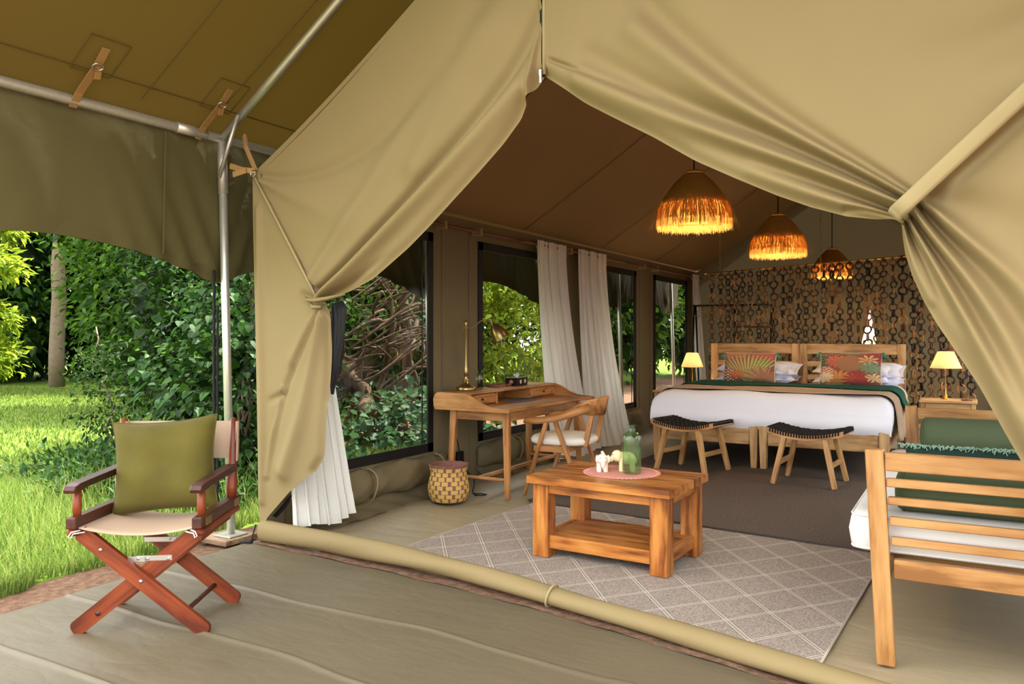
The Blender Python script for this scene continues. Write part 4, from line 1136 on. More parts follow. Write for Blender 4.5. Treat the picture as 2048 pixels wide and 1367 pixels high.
MB().lathe([(0, 0.08), (0.018, 0.09), (0.022, 0.115), (0.012, 0.14), (0, 0.145)], 14, q).build('bulb', M['bulb'], sh, smooth=True)
# vase with leaves
vs = thing('glass_vase', 'small clear glass vase with green leaves behind the desk lamp', 'vase', (-3.68, 5.86, ZG))
MB().lathe([(0, 0.0), (0.028, 0.001), (0.030, 0.004), (0.008, 0.012), (0.008, 0.02), (0.024, 0.04), (0.033, 0.07), (0.034, 0.09), (0.026, 0.12), (0.024, 0.13), (0.022, 0.128), (0.030, 0.09), (0.022, 0.045), (0, 0.03)], 20, cap=False).build('bowl', M['glass'], vs, smooth=True)
def leaf_at(b, p, d, L, wd, nrm):
    d = Vector(d).normalized(); s_ = d.cross(Vector(nrm)).normalized(); nn = s_.cross(d)
    p = Vector(p); V = [p, p + d * L * .3 + s_ * wd / 2 + nn * wd * .15, p + d * L * .7 + s_ * wd * .42 + nn * wd * .12, p + d * L, p + d * L * .7 - s_ * wd * .42 + nn * wd * .12, p + d * L * .3 - s_ * wd / 2 + nn * wd * .15, p + d * L * .5]
    b.add(V, [(0, 1, 6), (1, 2, 6), (2, 3, 6), (3, 4, 6), (4, 5, 6), (5, 0, 6)])
M['leaf_vase'] = leafmat('fresh leaves', [srgb(110, 160, 40), srgb(130, 180, 50)], 0.4)
for k, (dx, dy, L) in enumerate(((0.3, 0.9, 0.06), (-0.2, -0.9, 0.05), (0.5, 0.4, 0.07), (0.2, 0.7, 0.055))):
    zz = 0.15 + 0.02 * (k % 2) - 0.03 * (k == 3)
    sm = MB().tube([(0, 0, 0.04), (dx * 0.01, dy * 0.01, 0.11), (dx * 0.03, dy * 0.03, zz)], 0.0015, 5).build('stem', M['leaf_vase'], vs)
    b = MB(); leaf_at(b, (dx * 0.03, dy * 0.03, zz), (dx, dy, -0.1 + 0.1 * k), L, 0.036, (0.3, 0, 1)); b.build('leaf', M['leaf_vase'], sm, grain=False)
# tray, tissue box, notebook
ty = thing('wooden_tray', 'dark wooden tray lying beside the tissue box on the desk', 'tray', (-3.66, 6.16, ZG))
P = []
for a in np.linspace(0, 2 * PI, 33)[:-1]:
    e = lambda r: (math.copysign(abs(math.cos(a)) ** 0.5, math.cos(a)) * 0.075 * r, math.copysign(abs(math.sin(a)) ** 0.5, math.sin(a)) * 0.14 * r)
    P.append([(*e(0.0), 0.008), (*e(0.88), 0.008), (*e(0.96), 0.024), (*e(1.0), 0.025), (*e(0.96), 0.0), (*e(0.0), 0.0)])
b = MB(); b.grid(P, close=True); b.build('dish', M['tray'], ty, smooth=False)
tb = thing('tissue_box', 'black tissue box with beaded disc ornaments on the desk', 'tissue box', (-3.63, 6.42, ZG), R(8))
hb = (0.062, 0.125, 0.072)
MB().box((-hb[0], -hb[1], 0), hb, 0.003).build('box', M['boxblack'], tb)
for (p, ry, rx, m) in (((hb[0], -0.055, 0.036), 90, 0, 'ringwhite'), ((hb[0], 0.055, 0.036), 90, 0, 'ringwhite'), ((0.0, -hb[1], 0.036), 0, 90, 'ringpink')):
    d_ = MB().lathe([(0.0, 0.001), (0.018, 0.001), (0.018, 0.004), (0.013, 0.0045), (0.0125, 0.002), (0.006, 0.002), (0.006, 0.004), (0, 0.004)], 20, TR(p, rx=R(rx), ry=R(ry)), cap=False).build('disc_ornament', M[m], tb, smooth=False)
b = MB()
for k in range(5):
    a = k * 1.25; b.add([(0.0, 0, 0.07), (0.03 * math.cos(a), 0.03 * math.sin(a), 0.105 + 0.012 * (k % 2)), (0.03 * math.cos(a + 1.2), 0.03 * math.sin(a + 1.2), 0.10), (0.012 * math.cos(a + 1.2), 0.012 * math.sin(a + 1.2), 0.07)], [(0, 1, 2, 3)])
b.build('tissue', M['tissue'], tb, grain=False)
b = MB(); b.cbox((0.16, 0.36, 0.010), TR((0, 0, 0.0052), rz=R(4)), 0.001)
nb_ = b.build('notebook', M['notebook']); nb_.location = (-3.42, 6.15, Zd + 0.0005)
tag(nb_, 'slate grey folder lying flat on the desk top', 'folder')
# power box and cable on the wall
pb = thing('power_socket', 'black power socket box on the tent wall behind the desk leg', 'socket', (XL + 0.14, 5.62, 0.20))
MB().box((-0.04, -0.045, 0.0), (0.0, 0.045, 0.12), 0.004).build('box', M['boxblack'], pb)
MB().tube([(-0.02, 0, 0.12), (-0.03, 0.0, 0.18), (-0.05, -0.005, 0.24)], 0.005, 6).build('plug_lead', M['rope_black'], pb, smooth=True)
cp = gp(952, 968)
MB_ = MB().tube([(XL + 0.13, 5.64, 0.205), (XL + 0.2, 5.64, 0.14), (-3.52, 5.52, 0.14), (-3.47, 5.45, 0.10), (-3.47, 5.42, 0.035), (-3.43, 5.40, 0.018), (-3.38, 5.42, 0.018), (-3.37, 5.47, 0.018), (-3.42, 5.48, 0.018), (-3.48, 5.44, 0.02)], 0.005, 6)
tag(MB_.build('power_cable', M['rope_black'], smooth=True), 'thin black cable trailing from the socket to the floor', 'cable')

# =================================================================== RUBBISH BASKET
bk = thing('woven_basket', 'checked yellow and maroon woven basket beside the desk', 'basket', (-3.49, 5.11, 0.012))
pr = [(0.0, 0.004), (0.09, 0.0), (0.125, 0.012), (0.147, 0.05), (0.156, 0.10), (0.153, 0.15), (0.140, 0.20), (0.134, 0.235), (0.142, 0.265), (0.152, 0.285)]
MB().lathe(pr + [(0.143, 0.285), (0.128, 0.235), (0.145, 0.14), (0.13, 0.03), (0, 0.015)], 40, cap=False).build('body', M['reed_purple'], bk, smooth=True)
def prr(z):
    return float(np.interp(z, [p[1] for p in pr[1:]], [p[0] for p in pr[1:]]))
b = MB(); NR = 14
for row_ in range(8):
    z0 = 0.018 + row_ * 0.0325; z1 = z0 + 0.0295
    for k in range(NR):
        a0 = 2 * PI * (k + 0.5 * (row_ % 2)) / NR + 0.03 + random.uniform(-.02, .02); a1 = a0 + 2 * PI / NR * random.uniform(0.66, 0.8)
        for q in range(3):
            za, zb = lerp(z0, z1, q / 3), lerp(z0, z1, (q + 0.9) / 3)
            b.grid([[((prr(z_) + o3) * math.cos(a), (prr(z_) + o3) * math.sin(a), z_) for (z_, o3) in ((za, 0.0005), (za + 0.001, 0.004), (zb - 0.001, 0.004), (zb, 0.0005))] for a in np.linspace(a0, a1, 4)])
rd = b.build('reed_checks', M['reed'], bk, smooth=False, grain=False); rd['kind'] = 'stuff'; rd['label'] = 'pale yellow reed squares of the weave'
b = MB()
for k in range(2): b.tube([((0.150 + 0.003 * (k - 1)) * math.cos(a), (0.150 + 0.003 * (k - 1)) * math.sin(a), 0.284 + 0.006 * k + 0.002 * math.sin(14 * a)) for a in np.linspace(0, 2 * PI, 41)], 0.005, 6)
b.build('rim', M['reed_purple'], bk, smooth=True)

# =================================================================== DESK CHAIR
dc = thing('armchair', 'carved wooden armchair with white padded seat at the desk', 'chair', (-2.875, 5.95, 0.028), R(6))
# seat faces -X; near arm at -Y
for sy in (-1, 1):
    y = sy * 0.30
    # arm: sweeps from the crest rail forward to a curled tip
    pts = [Vector((0.24, sy * 0.20, 0.70)), Vector((0.16, sy * 0.275, 0.67)), Vector((0.05, sy * 0.30, 0.625)), (Vector((-0.08, sy * 0.305, 0.598))), Vector((-0.17, sy * 0.30, 0.588)), Vector((-0.225, sy * 0.285, 0.588)), Vector((-0.262, sy * 0.27, 0.582)), Vector((-0.28, sy * 0.26, 0.566))]
    MB().tube(pts, [0.040, 0.036, 0.031, 0.029, 0.029, 0.028, 0.024, 0.013], 10).build('armrest', M['wood_desk'], dc, smooth=True)
    MB().beam((-0.07, sy * 0.297, 0.60), (-0.275, sy * 0.275, -0.02), 0.032, 0.05, (0, 1, 0), 0.006, (0.75, 0.75)).build('leg', M['wood_desk'], dc)
    MB().beam((-0.01, sy * 0.295, 0.61), (0.205, sy * 0.25, 0.0), 0.032, 0.05, (0, 1, 0), 0.006, (0.8, 0.75)).build('leg', M['wood_desk'], dc)
    MB().beam((-0.19, sy * 0.275, 0.365), (0.09, sy * 0.275, 0.365), 0.026, 0.05).build('seat_rail', M['wood_desk'], dc)
b = MB(); P = []
for a in np.linspace(-1.15, 1.15, 25):
    x = 0.01 + 0.285 * math.cos(a); y = 0.285 * math.sin(a) * 1.0
    tt = 1 - (abs(a) / 1.15) ** 2; top = 0.70 + 0.075 * tt ** 0.6; bot = 0.655 - 0.03 * tt
    nx, ny = math.cos(a), math.sin(a); lean = 0.03
    row = []
    for (f, d_) in ((0, -0.012), (0, 0.012), (0.5, 0.014), (1, 0.012), (1, -0.010), (0.5, -0.014), (0, -0.012)):
        z_ = lerp(bot, top, f); row.append((x + nx * (d_ + lean * f), y + ny * (d_ + lean * f), z_))
    P.append(row)
b.grid(P); b.build('crest_rail', M['wood_desk'], dc, smooth=True)
MB().beam((0.25, -0.13, 0.66), (0.20, -0.15, 0.38), 0.03, 0.04, (1, 0, 0)).build('back_support', M['wood_desk'], dc)
MB().beam((0.25, 0.13, 0.66), (0.20, 0.15, 0.38), 0.03, 0.04, (1, 0, 0)).build('back_support', M['wood_desk'], dc)
MB().beam((-0.17, -0.275, 0.365), (-0.17, 0.275, 0.365), 0.026, 0.05).build('seat_rail', M['wood_desk'], dc)
MB().beam((0.09, -0.275, 0.365), (0.09, 0.275, 0.365), 0.026, 0.05).build('seat_rail', M['wood_desk'], dc)
b = MB(); P = []
for a in np.linspace(0, 2 * PI, 41)[:-1]:
    ex = lambda r: (math.copysign(abs(math.cos(a)) ** 0.75, math.cos(a)) * 0.265 * r - 0.03, math.copysign(abs(math.sin(a)) ** 0.75, math.sin(a)) * 0.258 * r)
    P.append([(*ex(0.0), 0.475), (*ex(0.4), 0.472), (*ex(0.75), 0.462), (*ex(0.93), 0.447), (*ex(1.0), 0.425), (*ex(0.985), 0.40), (*ex(0.93), 0.388), (*ex(0), 0.388)])
b.grid(P, close=True); b.build('seat', M['cream'], dc, smooth=True, grain=False)

# =================================================================== BED
ZRG = 0.028
BX = [(-2.80, -1.752), (-1.748, -0.62)]
YF0, YH = 7.76, 9.93
for k, (x0, x1) in enumerate(BX):
    lab = ('pale wood twin bed frame nearer the window wall', 'pale wood twin bed frame beside the night stand and daybed')[k]
    t = thing('bed_frame', lab, 'bed', ((x0 + x1) / 2, (YF0 + YH) / 2, ZRG), group='twin bed frames pushed together'); o = t.location
    def wb(nm, lo, hi, c=0.004, gax=None): return MB().box(lo, hi, c, gax=gax).build(nm, M['wood_bed'], t, off=o)
    for (xx) in (x0, x1 - 0.085):
        MB().cbox((0.085, 0.085, 0.44), TR((xx + 0.0425, YF0 + 0.0425, ZRG + 0.22), ry=PI), 0.004, (0.62, 0.8), 2).build('foot_post', M['wood_bed'], t, off=o)
        wb('head_post', (xx, YH - 0.06, ZRG), (xx + 0.085, YH, 1.195))
    wb('foot_rail', (x0 + 0.085, YF0 + 0.015, 0.25), (x1 - 0.085, YF0 + 0.05, 0.44))
    for xx in (x0 + 0.01, x1 - 0.045): wb('side_rail', (xx, YF0 + 0.085, 0.25), (xx + 0.035, YH - 0.06, 0.43))
    wb('head_rail', (x0 + 0.085, YH - 0.055, 1.075), (x1 - 0.085, YH - 0.005, 1.195))
    wb('head_slat', (x0 + 0.085, YH - 0.05, 0.93), (x1 - 0.085, YH - 0.015, 0.99))
    wb('head_slat', (x0 + 0.085, YH - 0.05, 0.775), (x1 - 0.085, YH - 0.015, 0.835))
    wb('head_slat', (x0 + 0.085, YH - 0.05, 0.50), (x1 - 0.085, YH - 0.015, 0.68))
    wb('head_stile', ((x0 + x1) / 2 - 0.03, YH - 0.052, 0.835), ((x0 + x1) / 2 + 0.03, YH - 0.013, 1.075))
    for q in range(8):
        yy = lerp(YF0 + 0.15, YH - 0.2, q / 7); wb('base_slat', (x0 + 0.045, yy, 0.36), (x1 - 0.045, yy + 0.08, 0.38))
# bedding: one wide mattress in a white fitted cover, a beige coverlet and a green throw
def sect(u, half, top, low, xc, puff=0.0, ext=0.0):
    """rounded cross-section, u -1..1 from one hem over the top to the other"""
    a = abs(u); sg = 1 if u > 0 else -1; R_ = 0.12
    Lt = half - R_; Larc = PI / 2 * R_; Ls = (top - R_ - low)
    tot = Lt + Larc + Ls; d = a * tot
    if d < Lt: return xc + sg * d, top, 0
    if d < Lt + Larc:
        th = (d - Lt) / R_; return xc + sg * (Lt + R_ * math.sin(th)), top - R_ * (1 - math.cos(th)), 0.5
    q = d - Lt - Larc; return xc + sg * (half + ext * q / max(Ls, 1e-3)), top - R_ - q, 1
XC, HW = (-2.80 - 0.62) / 2, 1.11
mtt = thing('mattress', 'wide mattress in white bed linen on the twin beds', 'mattress', (XC, 8.85, 0.39))
b = MB(); P = []
for j, y in enumerate(list(np.linspace(7.775, 7.93, 10)) + list(np.linspace(7.97, 9.86, 24))):
    f = min(1, max(0, (y - 7.775) / 0.16)); drop = 0.16 * (1 - math.sqrt(max(0, 1 - (1 - f) ** 2)))
    top = 0.735 - drop; row = []
    for u in np.linspace(-1, 1, 61):
        x, z_, w_ = sect(u, HW - 0.02, 0.735, 0.40, XC)
        z_ = min(z_, top) if w_ < 1 else min(z_, top)
        bul = 0.012 * math.sin(3.3 * x + 2) * math.sin(5 * y) + 0.006 * math.sin(9 * x + 4 * y)
        row.append((x + (0.02 * math.sin(PI * (z_ - 0.4) / 0.34) * (1 if u > 0 else -1) if w_ else 0), y, z_ + (bul if z_ > 0.6 else 0)))
    P.append(row)
b.grid(P)
# foot face
front = P[0]; b.grid([[Vector((p[0], 7.775 - 0.03 * math.sin(PI * q / 8) + 0.004 * math.sin(p[0] * 25 + q), lerp(p[2], 0.40, q / 8))) for p in front] for q in range(9)])
bk_ = P[-1]; b.grid([[Vector((p[0], p[1], lerp(p[2], 0.40, q / 2))) for p in bk_] for q in range(3)])
b.add([(XC - HW + .02, 7.8, 0.40), (XC + HW - .02, 7.8, 0.40), (XC + HW - .02, 9.86, 0.40), (XC - HW + .02, 9.86, 0.40)], [(0, 1, 2, 3)])
b.build('white_cover', M['white_fab'], mtt, smooth=True, grain=False, off=mtt.location)
def drape(name, label, cat, mat, yA, yB, top, low, hw, skew, thick=0.006, nseed=0, ripple=0.015, lowR=None):
    t = thing(name, label, cat, (XC, (yA + yB) / 2, top))
    b = MB(); P = []
    for j in range(31):
        v = j / 30; row = []
        for u in np.linspace(-1, 1, 91):
            lw = low if u < 0 or lowR is None else lowR
            x, z_, w_ = sect(u, hw, top, lw, XC, ext=0.05)
            y = lerp(yA, yB, v) + skew * u + 0.012 * math.sin(7 * u + nseed) + 0.01 * math.sin(17 * u)
            fo = ripple * w_ * math.sin(28 * y + 3 * z_) * (1 if u > 0 else -1)
            row.append((x + fo, y, z_ + 0.006 * math.sin(4 * x + 6 * y) * (1 - w_)))
        P.append(row)
    b.grid(P); b.build('cloth', mat, t, smooth=True, grain=False, off=t.location, solid=thick)
    return t
drape('coverlet', 'beige quilted coverlet spread over the white bed', 'blanket', M['beige'], 8.02, 9.42, 0.752, 0.34, HW + 0.012, -0.02, nseed=1)
drape('throw_blanket', 'dark green throw folded across the beige coverlet', 'blanket', M['green_throw'], 8.62, 9.18, 0.767, 0.56, HW + 0.028, -0.10, 0.01, 2, 0.01)
M['linen_shade'] = M['white_fab']
def bedpillow(label, loc, rx, rz, size=(0.70, 0.44, 0.15), ry=0, sd=0):
    t = thing('pillow', label, 'pillow', loc, rz, 'white pillows against the headboards')
    Mx = TR((0, 0, 0), rx=rx, ry=ry)
    pillow_mesh(*size, Mx, wr=0.012, sd=sd, pinch=0.10).build('case', M['white_fab'], t, smooth=True, grain=False)
    # flat flange of the pillow case
    b = MB(); out = []
    b.grid([[Mx @ Vector((sx * size[0] / 2 * q, 0.004 * math.sin(9 * sx + 5 * q), sz * size[1] / 2 * q)) for q in (0.95, 1.07)] for (sx, sz) in [(-1, -1), (-.33, -.97), (.33, -.97), (1, -1), (.97, -.33), (.97, .33), (1, 1), (.33, .97), (-.33, .97), (-1, 1), (-.97, .33), (-.97, -.33), (-1, -1)]])
    b.build('flange', M['white_fab'], t, grain=False)
    return t
for k, xc in enumerate((-2.21, -1.12)):
    side = ('window side bed', 'bed beside the night stand')[k]
    bedpillow('lower white pillow lying flat on the ' + side, (xc, 9.50, 0.805), R(-86), R(2), (0.76, 0.40, 0.13), ry=R(-1), sd=k)
    bedpillow('upper white pillow stacked on the lower one on the ' + side, (xc + 0.01, 9.51, 0.915), R(-80), R(-2), (0.75, 0.40, 0.13), ry=R(2), sd=k + 3)
    bedpillow('lower rear white pillow tucked against the headboard of the ' + side, (xc + 0.10, 9.68, 0.80), R(-84), R(2), (0.76, 0.34, 0.11), sd=k + 5)
    bedpillow('upper rear white pillow leaning on the headboard of the ' + side, (xc + 0.10, 9.70, 0.905), R(-72), R(-2), (0.76, 0.34, 0.11), sd=k + 7)
# ------- printed floral cushions: the print is a colour attribute on the cushion cover
def petals(cx, cy, r, n_, a0, a1, wd, tip=0.4):
    def f(x, y):
        dx, dy = x - cx, y - cy; d = math.hypot(dx, dy); a = math.atan2(dy, dx)
        if d > r or d < r * 0.05: return 0
        if a1 - a0 < 6.2:
            a = (a - a0) % (2 * PI)
            if a > a1 - a0: return 0
            ph = a / (a1 - a0) * n_
        else: ph = (a - a0) / (2 * PI) * n_
        q = abs((ph % 1) - 0.5) * 2
        lim = math.sin(PI * min(1, (d / r)) ** 0.8) ** 0.6 if d / r > 0.4 else 1
        if q < wd * lim: return 1 if q > 0.14 else 2
        return 0
    return f
def blades(cx, cy, r, n_, a0, a1, wd):
    g_ = petals(cx, cy, r, n_, a0, a1, wd); return g_
def speck(cx, cy, rx, ry, s_):
    def f(x, y):
        if ((x - cx) / rx) ** 2 + ((y - cy) / ry) ** 2 > 1: return 0
        return 1 if (math.sin(x * s_) * math.sin(y * s_ * 1.1 + 1.3 * math.sin(x * s_ * .5))) > 0.15 else 2
    return f
def oval(cx, cy, rx, ry):
    return lambda x, y: 1 if ((x - cx) / rx) ** 2 + ((y - cy) / ry) ** 2 < 1 else 0
C_ = lambda *c: tuple(0.03 + 0.85 * q for q in srgb(*c))
PR1 = [(speck(-0.55, 0.78, 0.5, 0.25, 34), C_(222, 150, 110), C_(150, 70, 60)), (speck(0.6, 0.7, 0.55, 0.4, 26), C_(186, 96, 84), C_(160, 70, 66)),
       (speck(0.45, 0.25, 0.35, 0.25, 30), C_(130, 160, 90), C_(90, 110, 60)),
       (petals(-0.55, -0.05, 0.72, 9, -0.4, PI + .4, 0.86), C_(160, 84, 98), C_(120, 56, 74)),
       (blades(0.0, -1.15, 2.1, 15, 0.9, PI - 0.9, 0.62), C_(196, 196, 112), C_(130, 140, 70)),
       (speck(-0.78, -0.65, 0.42, 0.5, 30), C_(236, 216, 186), C_(120, 50, 44)), (petals(-0.45, -0.55, 0.36, 12, 0, 2 * PI, 0.85), C_(196, 104, 56), C_(160, 70, 40)),
       (petals(0.62, -0.95, 0.95, 8, 0.05, PI - 0.05, 0.9), C_(180, 124, 90), C_(140, 92, 66))]
PR2 = [(speck(-0.6, 0.75, 0.5, 0.3, 30), C_(190, 140, 80), C_(110, 60, 40)), (speck(0.8, 0.6, 0.35, 0.5, 26), C_(176, 60, 56), C_(140, 44, 46)),
       (speck(-0.85, 0.35, 0.3, 0.4, 34), C_(110, 130, 90), C_(60, 70, 50)), (petals(-0.45, 0.35, 0.4, 10, 0, 2 * PI, 0.8), C_(216, 110, 96), C_(170, 70, 66)),
       (oval(0.02, 0.25, 0.46, 0.48), C_(170, 118, 82), C_(150, 100, 70)), (petals(0.05, 0.75, 0.35, 9, 0.2, PI - .2, 0.7), C_(110, 150, 100), C_(80, 110, 70)),
       (speck(-0.8, -0.25, 0.3, 0.3, 36), C_(170, 60, 90), C_(226, 190, 150)), (petals(0.6, 0.45, 0.34, 8, 0, 2 * PI, 0.75), C_(224, 170, 110), C_(240, 210, 160)),
       (petals(-0.35, -0.75, 0.6, 16, 0, 2 * PI, 0.8), C_(226, 160, 80), C_(200, 110, 50)), (petals(-0.8, -0.6, 0.34, 9, 0, 2 * PI, 0.9), C_(240, 226, 196), C_(220, 170, 110)),
       (petals(0.3, -0.75, 0.55, 15, 0, 2 * PI, 0.86), C_(190, 58, 58), C_(150, 36, 44)), (petals(0.68, 0.0, 0.4, 11, 0, 2 * PI, 0.82), C_(124, 168, 130), C_(80, 120, 92)),
       (petals(0.78, -0.6, 0.3, 4, 0.3, 2 * PI + .3, 0.9), C_(236, 200, 150), C_(150, 70, 60))]
n = N('printed cushion'); at = n.n('ShaderNodeAttribute', attribute_name='print')
M['print'] = n.done(n.bsdf(at.outputs['Color'], 0.8, 0, 0.2, n.bump(n.noise(n.obj(), 400, 1), 0.3, 0.002), Sheen_Weight=0.2))
def printed(label, xc, zc, size, rx, rz, PRT, ground):
    t = thing('printed_cushion', label, 'cushion', (xc, 9.205, zc), rz, 'printed cushions on the bed')
    Mx = TR((0, 0, 0), rx=rx)
    NU, NV = 150, 96
    front, back = pillow(size[0], size[1], 0.16, NU, NV, wr=0.006, sd=2, pinch=0.05)
    V = []; Cc = []
    for i in range(NU + 1):
        for j in range(NV + 1):
            V.append(Mx @ Vector(front[i][j])); x = 2 * i / NU - 1; y = 2 * j / NV - 1
            col = ground
            for (f, c1, c2) in PRT:
                r_ = f(x, y)
                if r_: col = c1 if r_ == 1 else c2
            Cc += [*col, 1]
    idx = np.arange((NU + 1) * (NV + 1)).reshape(NU + 1, NV + 1)
    F = np.stack([idx[:-1, :-1], idx[1:, :-1], idx[1:, 1:], idx[:-1, 1:]], -1).reshape(-1, 4)
    o_ = fast_mesh('front_cover', [tuple(v) for v in V], F, M['print'], t, True)
    ca = o_.data.color_attributes.new('print', 'FLOAT_COLOR', 'POINT'); ca.data.foreach_set('color', np.array(Cc, dtype=np.float32))
    b = MB(); b.grid([[Mx @ Vector(p) for p in row[::8]] for row in back[::10]][::-1]); b.build('back_cover', M['beige'], t, smooth=True, grain=False)
    piping(size[0], size[1], Mx, 0.006, 0.05).build('piping', M['offwhite'], t, smooth=True)
    for (sx, sz) in ((-1, 1), (1, 1), (-1, -1), (1, -1)):
        c = Mx @ Vector((sx * size[0] / 2, 0, sz * size[1] / 2))
        d = Vector((sx * 0.5, -0.2, -0.85)).normalized(); q = d.to_track_quat('Z', 'Y').to_matrix().to_4x4(); q.translation = c
        MB().lathe([(0, -0.005), (0.012, 0.0), (0.014, 0.012), (0.010, 0.018), (0.016, 0.03), (0.022, 0.065), (0.018, 0.07), (0, 0.068)], 10, q, cap=False).build('tassel', M['tassel'], t, smooth=True)
printed('floral cushion with plum flower and pale green fronds', -2.17, 0.925, (0.575, 0.345), R(-16), R(2), PR1, C_(132, 84, 66))
printed('floral cushion with red and orange blooms around a tan oval', -1.11, 0.935, (0.62, 0.36), R(-16), R(-2), PR2, C_(150, 84, 66))

# =================================================================== WOVEN STOOLS
def stool(label, loc, rz):
    t = thing('woven_stool', label, 'stool', loc, rz, 'woven cord stools at the foot of the bed')
    SW, SD = 0.625, 0.45
    curve = lambda x: 0.405 + 0.052 * (2 * x / SW) ** 2
    for sy in (-1, 1):
        P = []
        for x in np.linspace(-SW / 2, SW / 2, 25):
            z_ = curve(x); y = sy * (SD / 2 - 0.012)
            P.append([(x, y - 0.014, z_ - 0.022), (x, y + 0.014, z_ - 0.022), (x, y + 0.014, z_ + 0.022), (x, y - 0.014, z_ + 0.022), (x, y - 0.014, z_ - 0.022)])
        b = MB(); b.grid(P)
        for r_ in (P[0], P[-1]): b.add(r_[:4], [(0, 1, 2, 3)])
        b.g = [(v[0] + sy * 3, v[1], v[2]) for v in b.v]
        b.build('seat_rail', M['wood_stool'], t)
    for sx in (-1, 1):
        MB().box((sx * (SW / 2 - 0.016) - 0.014, -SD / 2 + 0.026, curve(SW / 2) - 0.022), (sx * (SW / 2 - 0.016) + 0.014, SD / 2 - 0.026, curve(SW / 2) + 0.020), 0.004).build('end_rail', M['wood_stool'], t)
    b = MB(); NC = 26
    for k in range(NC):
        x = lerp(-SW / 2 + 0.035, SW / 2 - 0.035, k / (NC - 1)); z_ = curve(x) + 0.025
        pts = [(x, -SD / 2 + 0.004 - 0.006, z_ - 0.028), (x, -SD / 2 - 0.001, z_ - 0.004)] + [(x, y, z_ + 0.004 * (1 if (k + q) % 2 else -1)) for q, y in enumerate(np.linspace(-SD / 2 + 0.02, SD / 2 - 0.02, 12))] + [(x, SD / 2 + 0.001, z_ - 0.004), (x, SD / 2 + 0.002, z_ - 0.028)]
        b.tube(pts, 0.0075, 5)
    for k in range(18):
        y = lerp(-SD / 2 + 0.03, SD / 2 - 0.03, k / 17)
        pts = [(-SW / 2 - 0.002, y, curve(SW / 2) - 0.006), (-SW / 2 + 0.004, y, curve(SW / 2) + 0.022)] + [(x, y, curve(x) + 0.025 - 0.004 * (1 if (k + q) % 2 else -1)) for q, x in enumerate(np.linspace(-SW / 2 + 0.035, SW / 2 - 0.035, 14))] + [(SW / 2 - 0.004, y, curve(SW / 2) + 0.022), (SW / 2 + 0.002, y, curve(SW / 2) - 0.006)]
        b.tube(pts, 0.0075, 5)
    c = b.build('woven_cord', M['cord_black'], t, smooth=True); c['kind'] = 'stuff'; c['label'] = 'black cord woven across the seat frame'
    b = MB(); b.grid([[(x, y, curve(x) + 0.018) for y in (-SD / 2 + 0.02, 0, SD / 2 - 0.02)] for x in np.linspace(-SW / 2 + 0.03, SW / 2 - 0.03, 14)])
    b.build('seat_webbing', M['cord_black'], t, smooth=True)
    tops = {}
    for sx in (-1, 1):
        for sy in (-1, 1):
            top = Vector((sx * 0.165, sy * (SD / 2 - 0.03), curve(0.165) - 0.018)); bot = Vector((sx * 0.252, sy * (SD / 2 + 0.01), 0.0))
            MB().beam(top, bot, 0.042, 0.060, (0, 1, 0), 0.004, (0.85, 0.8)).build('leg', M['wood_stool'], t)
            tops[(sx, sy)] = top + (bot - top) * 0.55
    for sx in (-1, 1): MB().beam(tops[(sx, -1)], tops[(sx, 1)], 0.022, 0.042).build('stretcher', M['wood_stool'], t)
    return t
stool('woven black cord stool before the window side bed', (-2.27, 7.38, ZRG), R(-11))
stool('woven black cord stool before the bed nearer the daybed', (-1.20, 7.27, ZRG), R(-4))

# =================================================================== NIGHT STANDS AND TABLE LAMPS
def nightstand(label, xc, yc):
    t = thing('night_stand', label, 'night stand', (xc, yc, 0.006), group='night stands beside the bed'); h = 0.61; w_ = 0.25; d_ = 0.21
    q = lambda nm, lo, hi, par=t, mat='wood_bed': MB().box(lo, hi, 0.003).build(nm, M[mat], par)
    q('top', (-w_ - .015, -d_ - .015, h - 0.025), (w_ + .015, d_ + .015, h))
    for sx in (-1, 1):
        for sy in (-1, 1): q('leg', (sx * (w_ - .02) - .02, sy * (d_ - .02) - .02, 0), (sx * (w_ - .02) + .02, sy * (d_ - .02) + .02, h - 0.025))
    q('back_panel', (-w_ + .04, d_ - .03, h - 0.17), (w_ - .04, d_ - .015, h - 0.025)); q('shelf', (-w_ + .04, -d_ + .02, 0.16), (w_ - .04, d_ - .02, 0.18))
    for sx in (-1, 1): q('side_panel', (sx * (w_ - .02) - .008, -d_ + .04, h - 0.17), (sx * (w_ - .02) + .008, d_ - .04, h - 0.025))
    dr = q('drawer', (-w_ + .042, -d_ + .005, h - 0.165), (w_ - .042, d_ - .05, h - 0.03))
    MB().lathe([(0, 0), (0.008, 0), (0.008, 0.01), (0.013, 0.016), (0.012, 0.024), (0, 0.027)], 12, TR((0, -d_ + .005, h - 0.098), rx=R(90))).build('knob', M['gold'], dr, smooth=True)
    return t
nightstand('pale wood night stand between bed and daybed', -0.20, 9.62)
nightstand('pale wood night stand in the gap between bed and window wall', -3.14, 9.66)
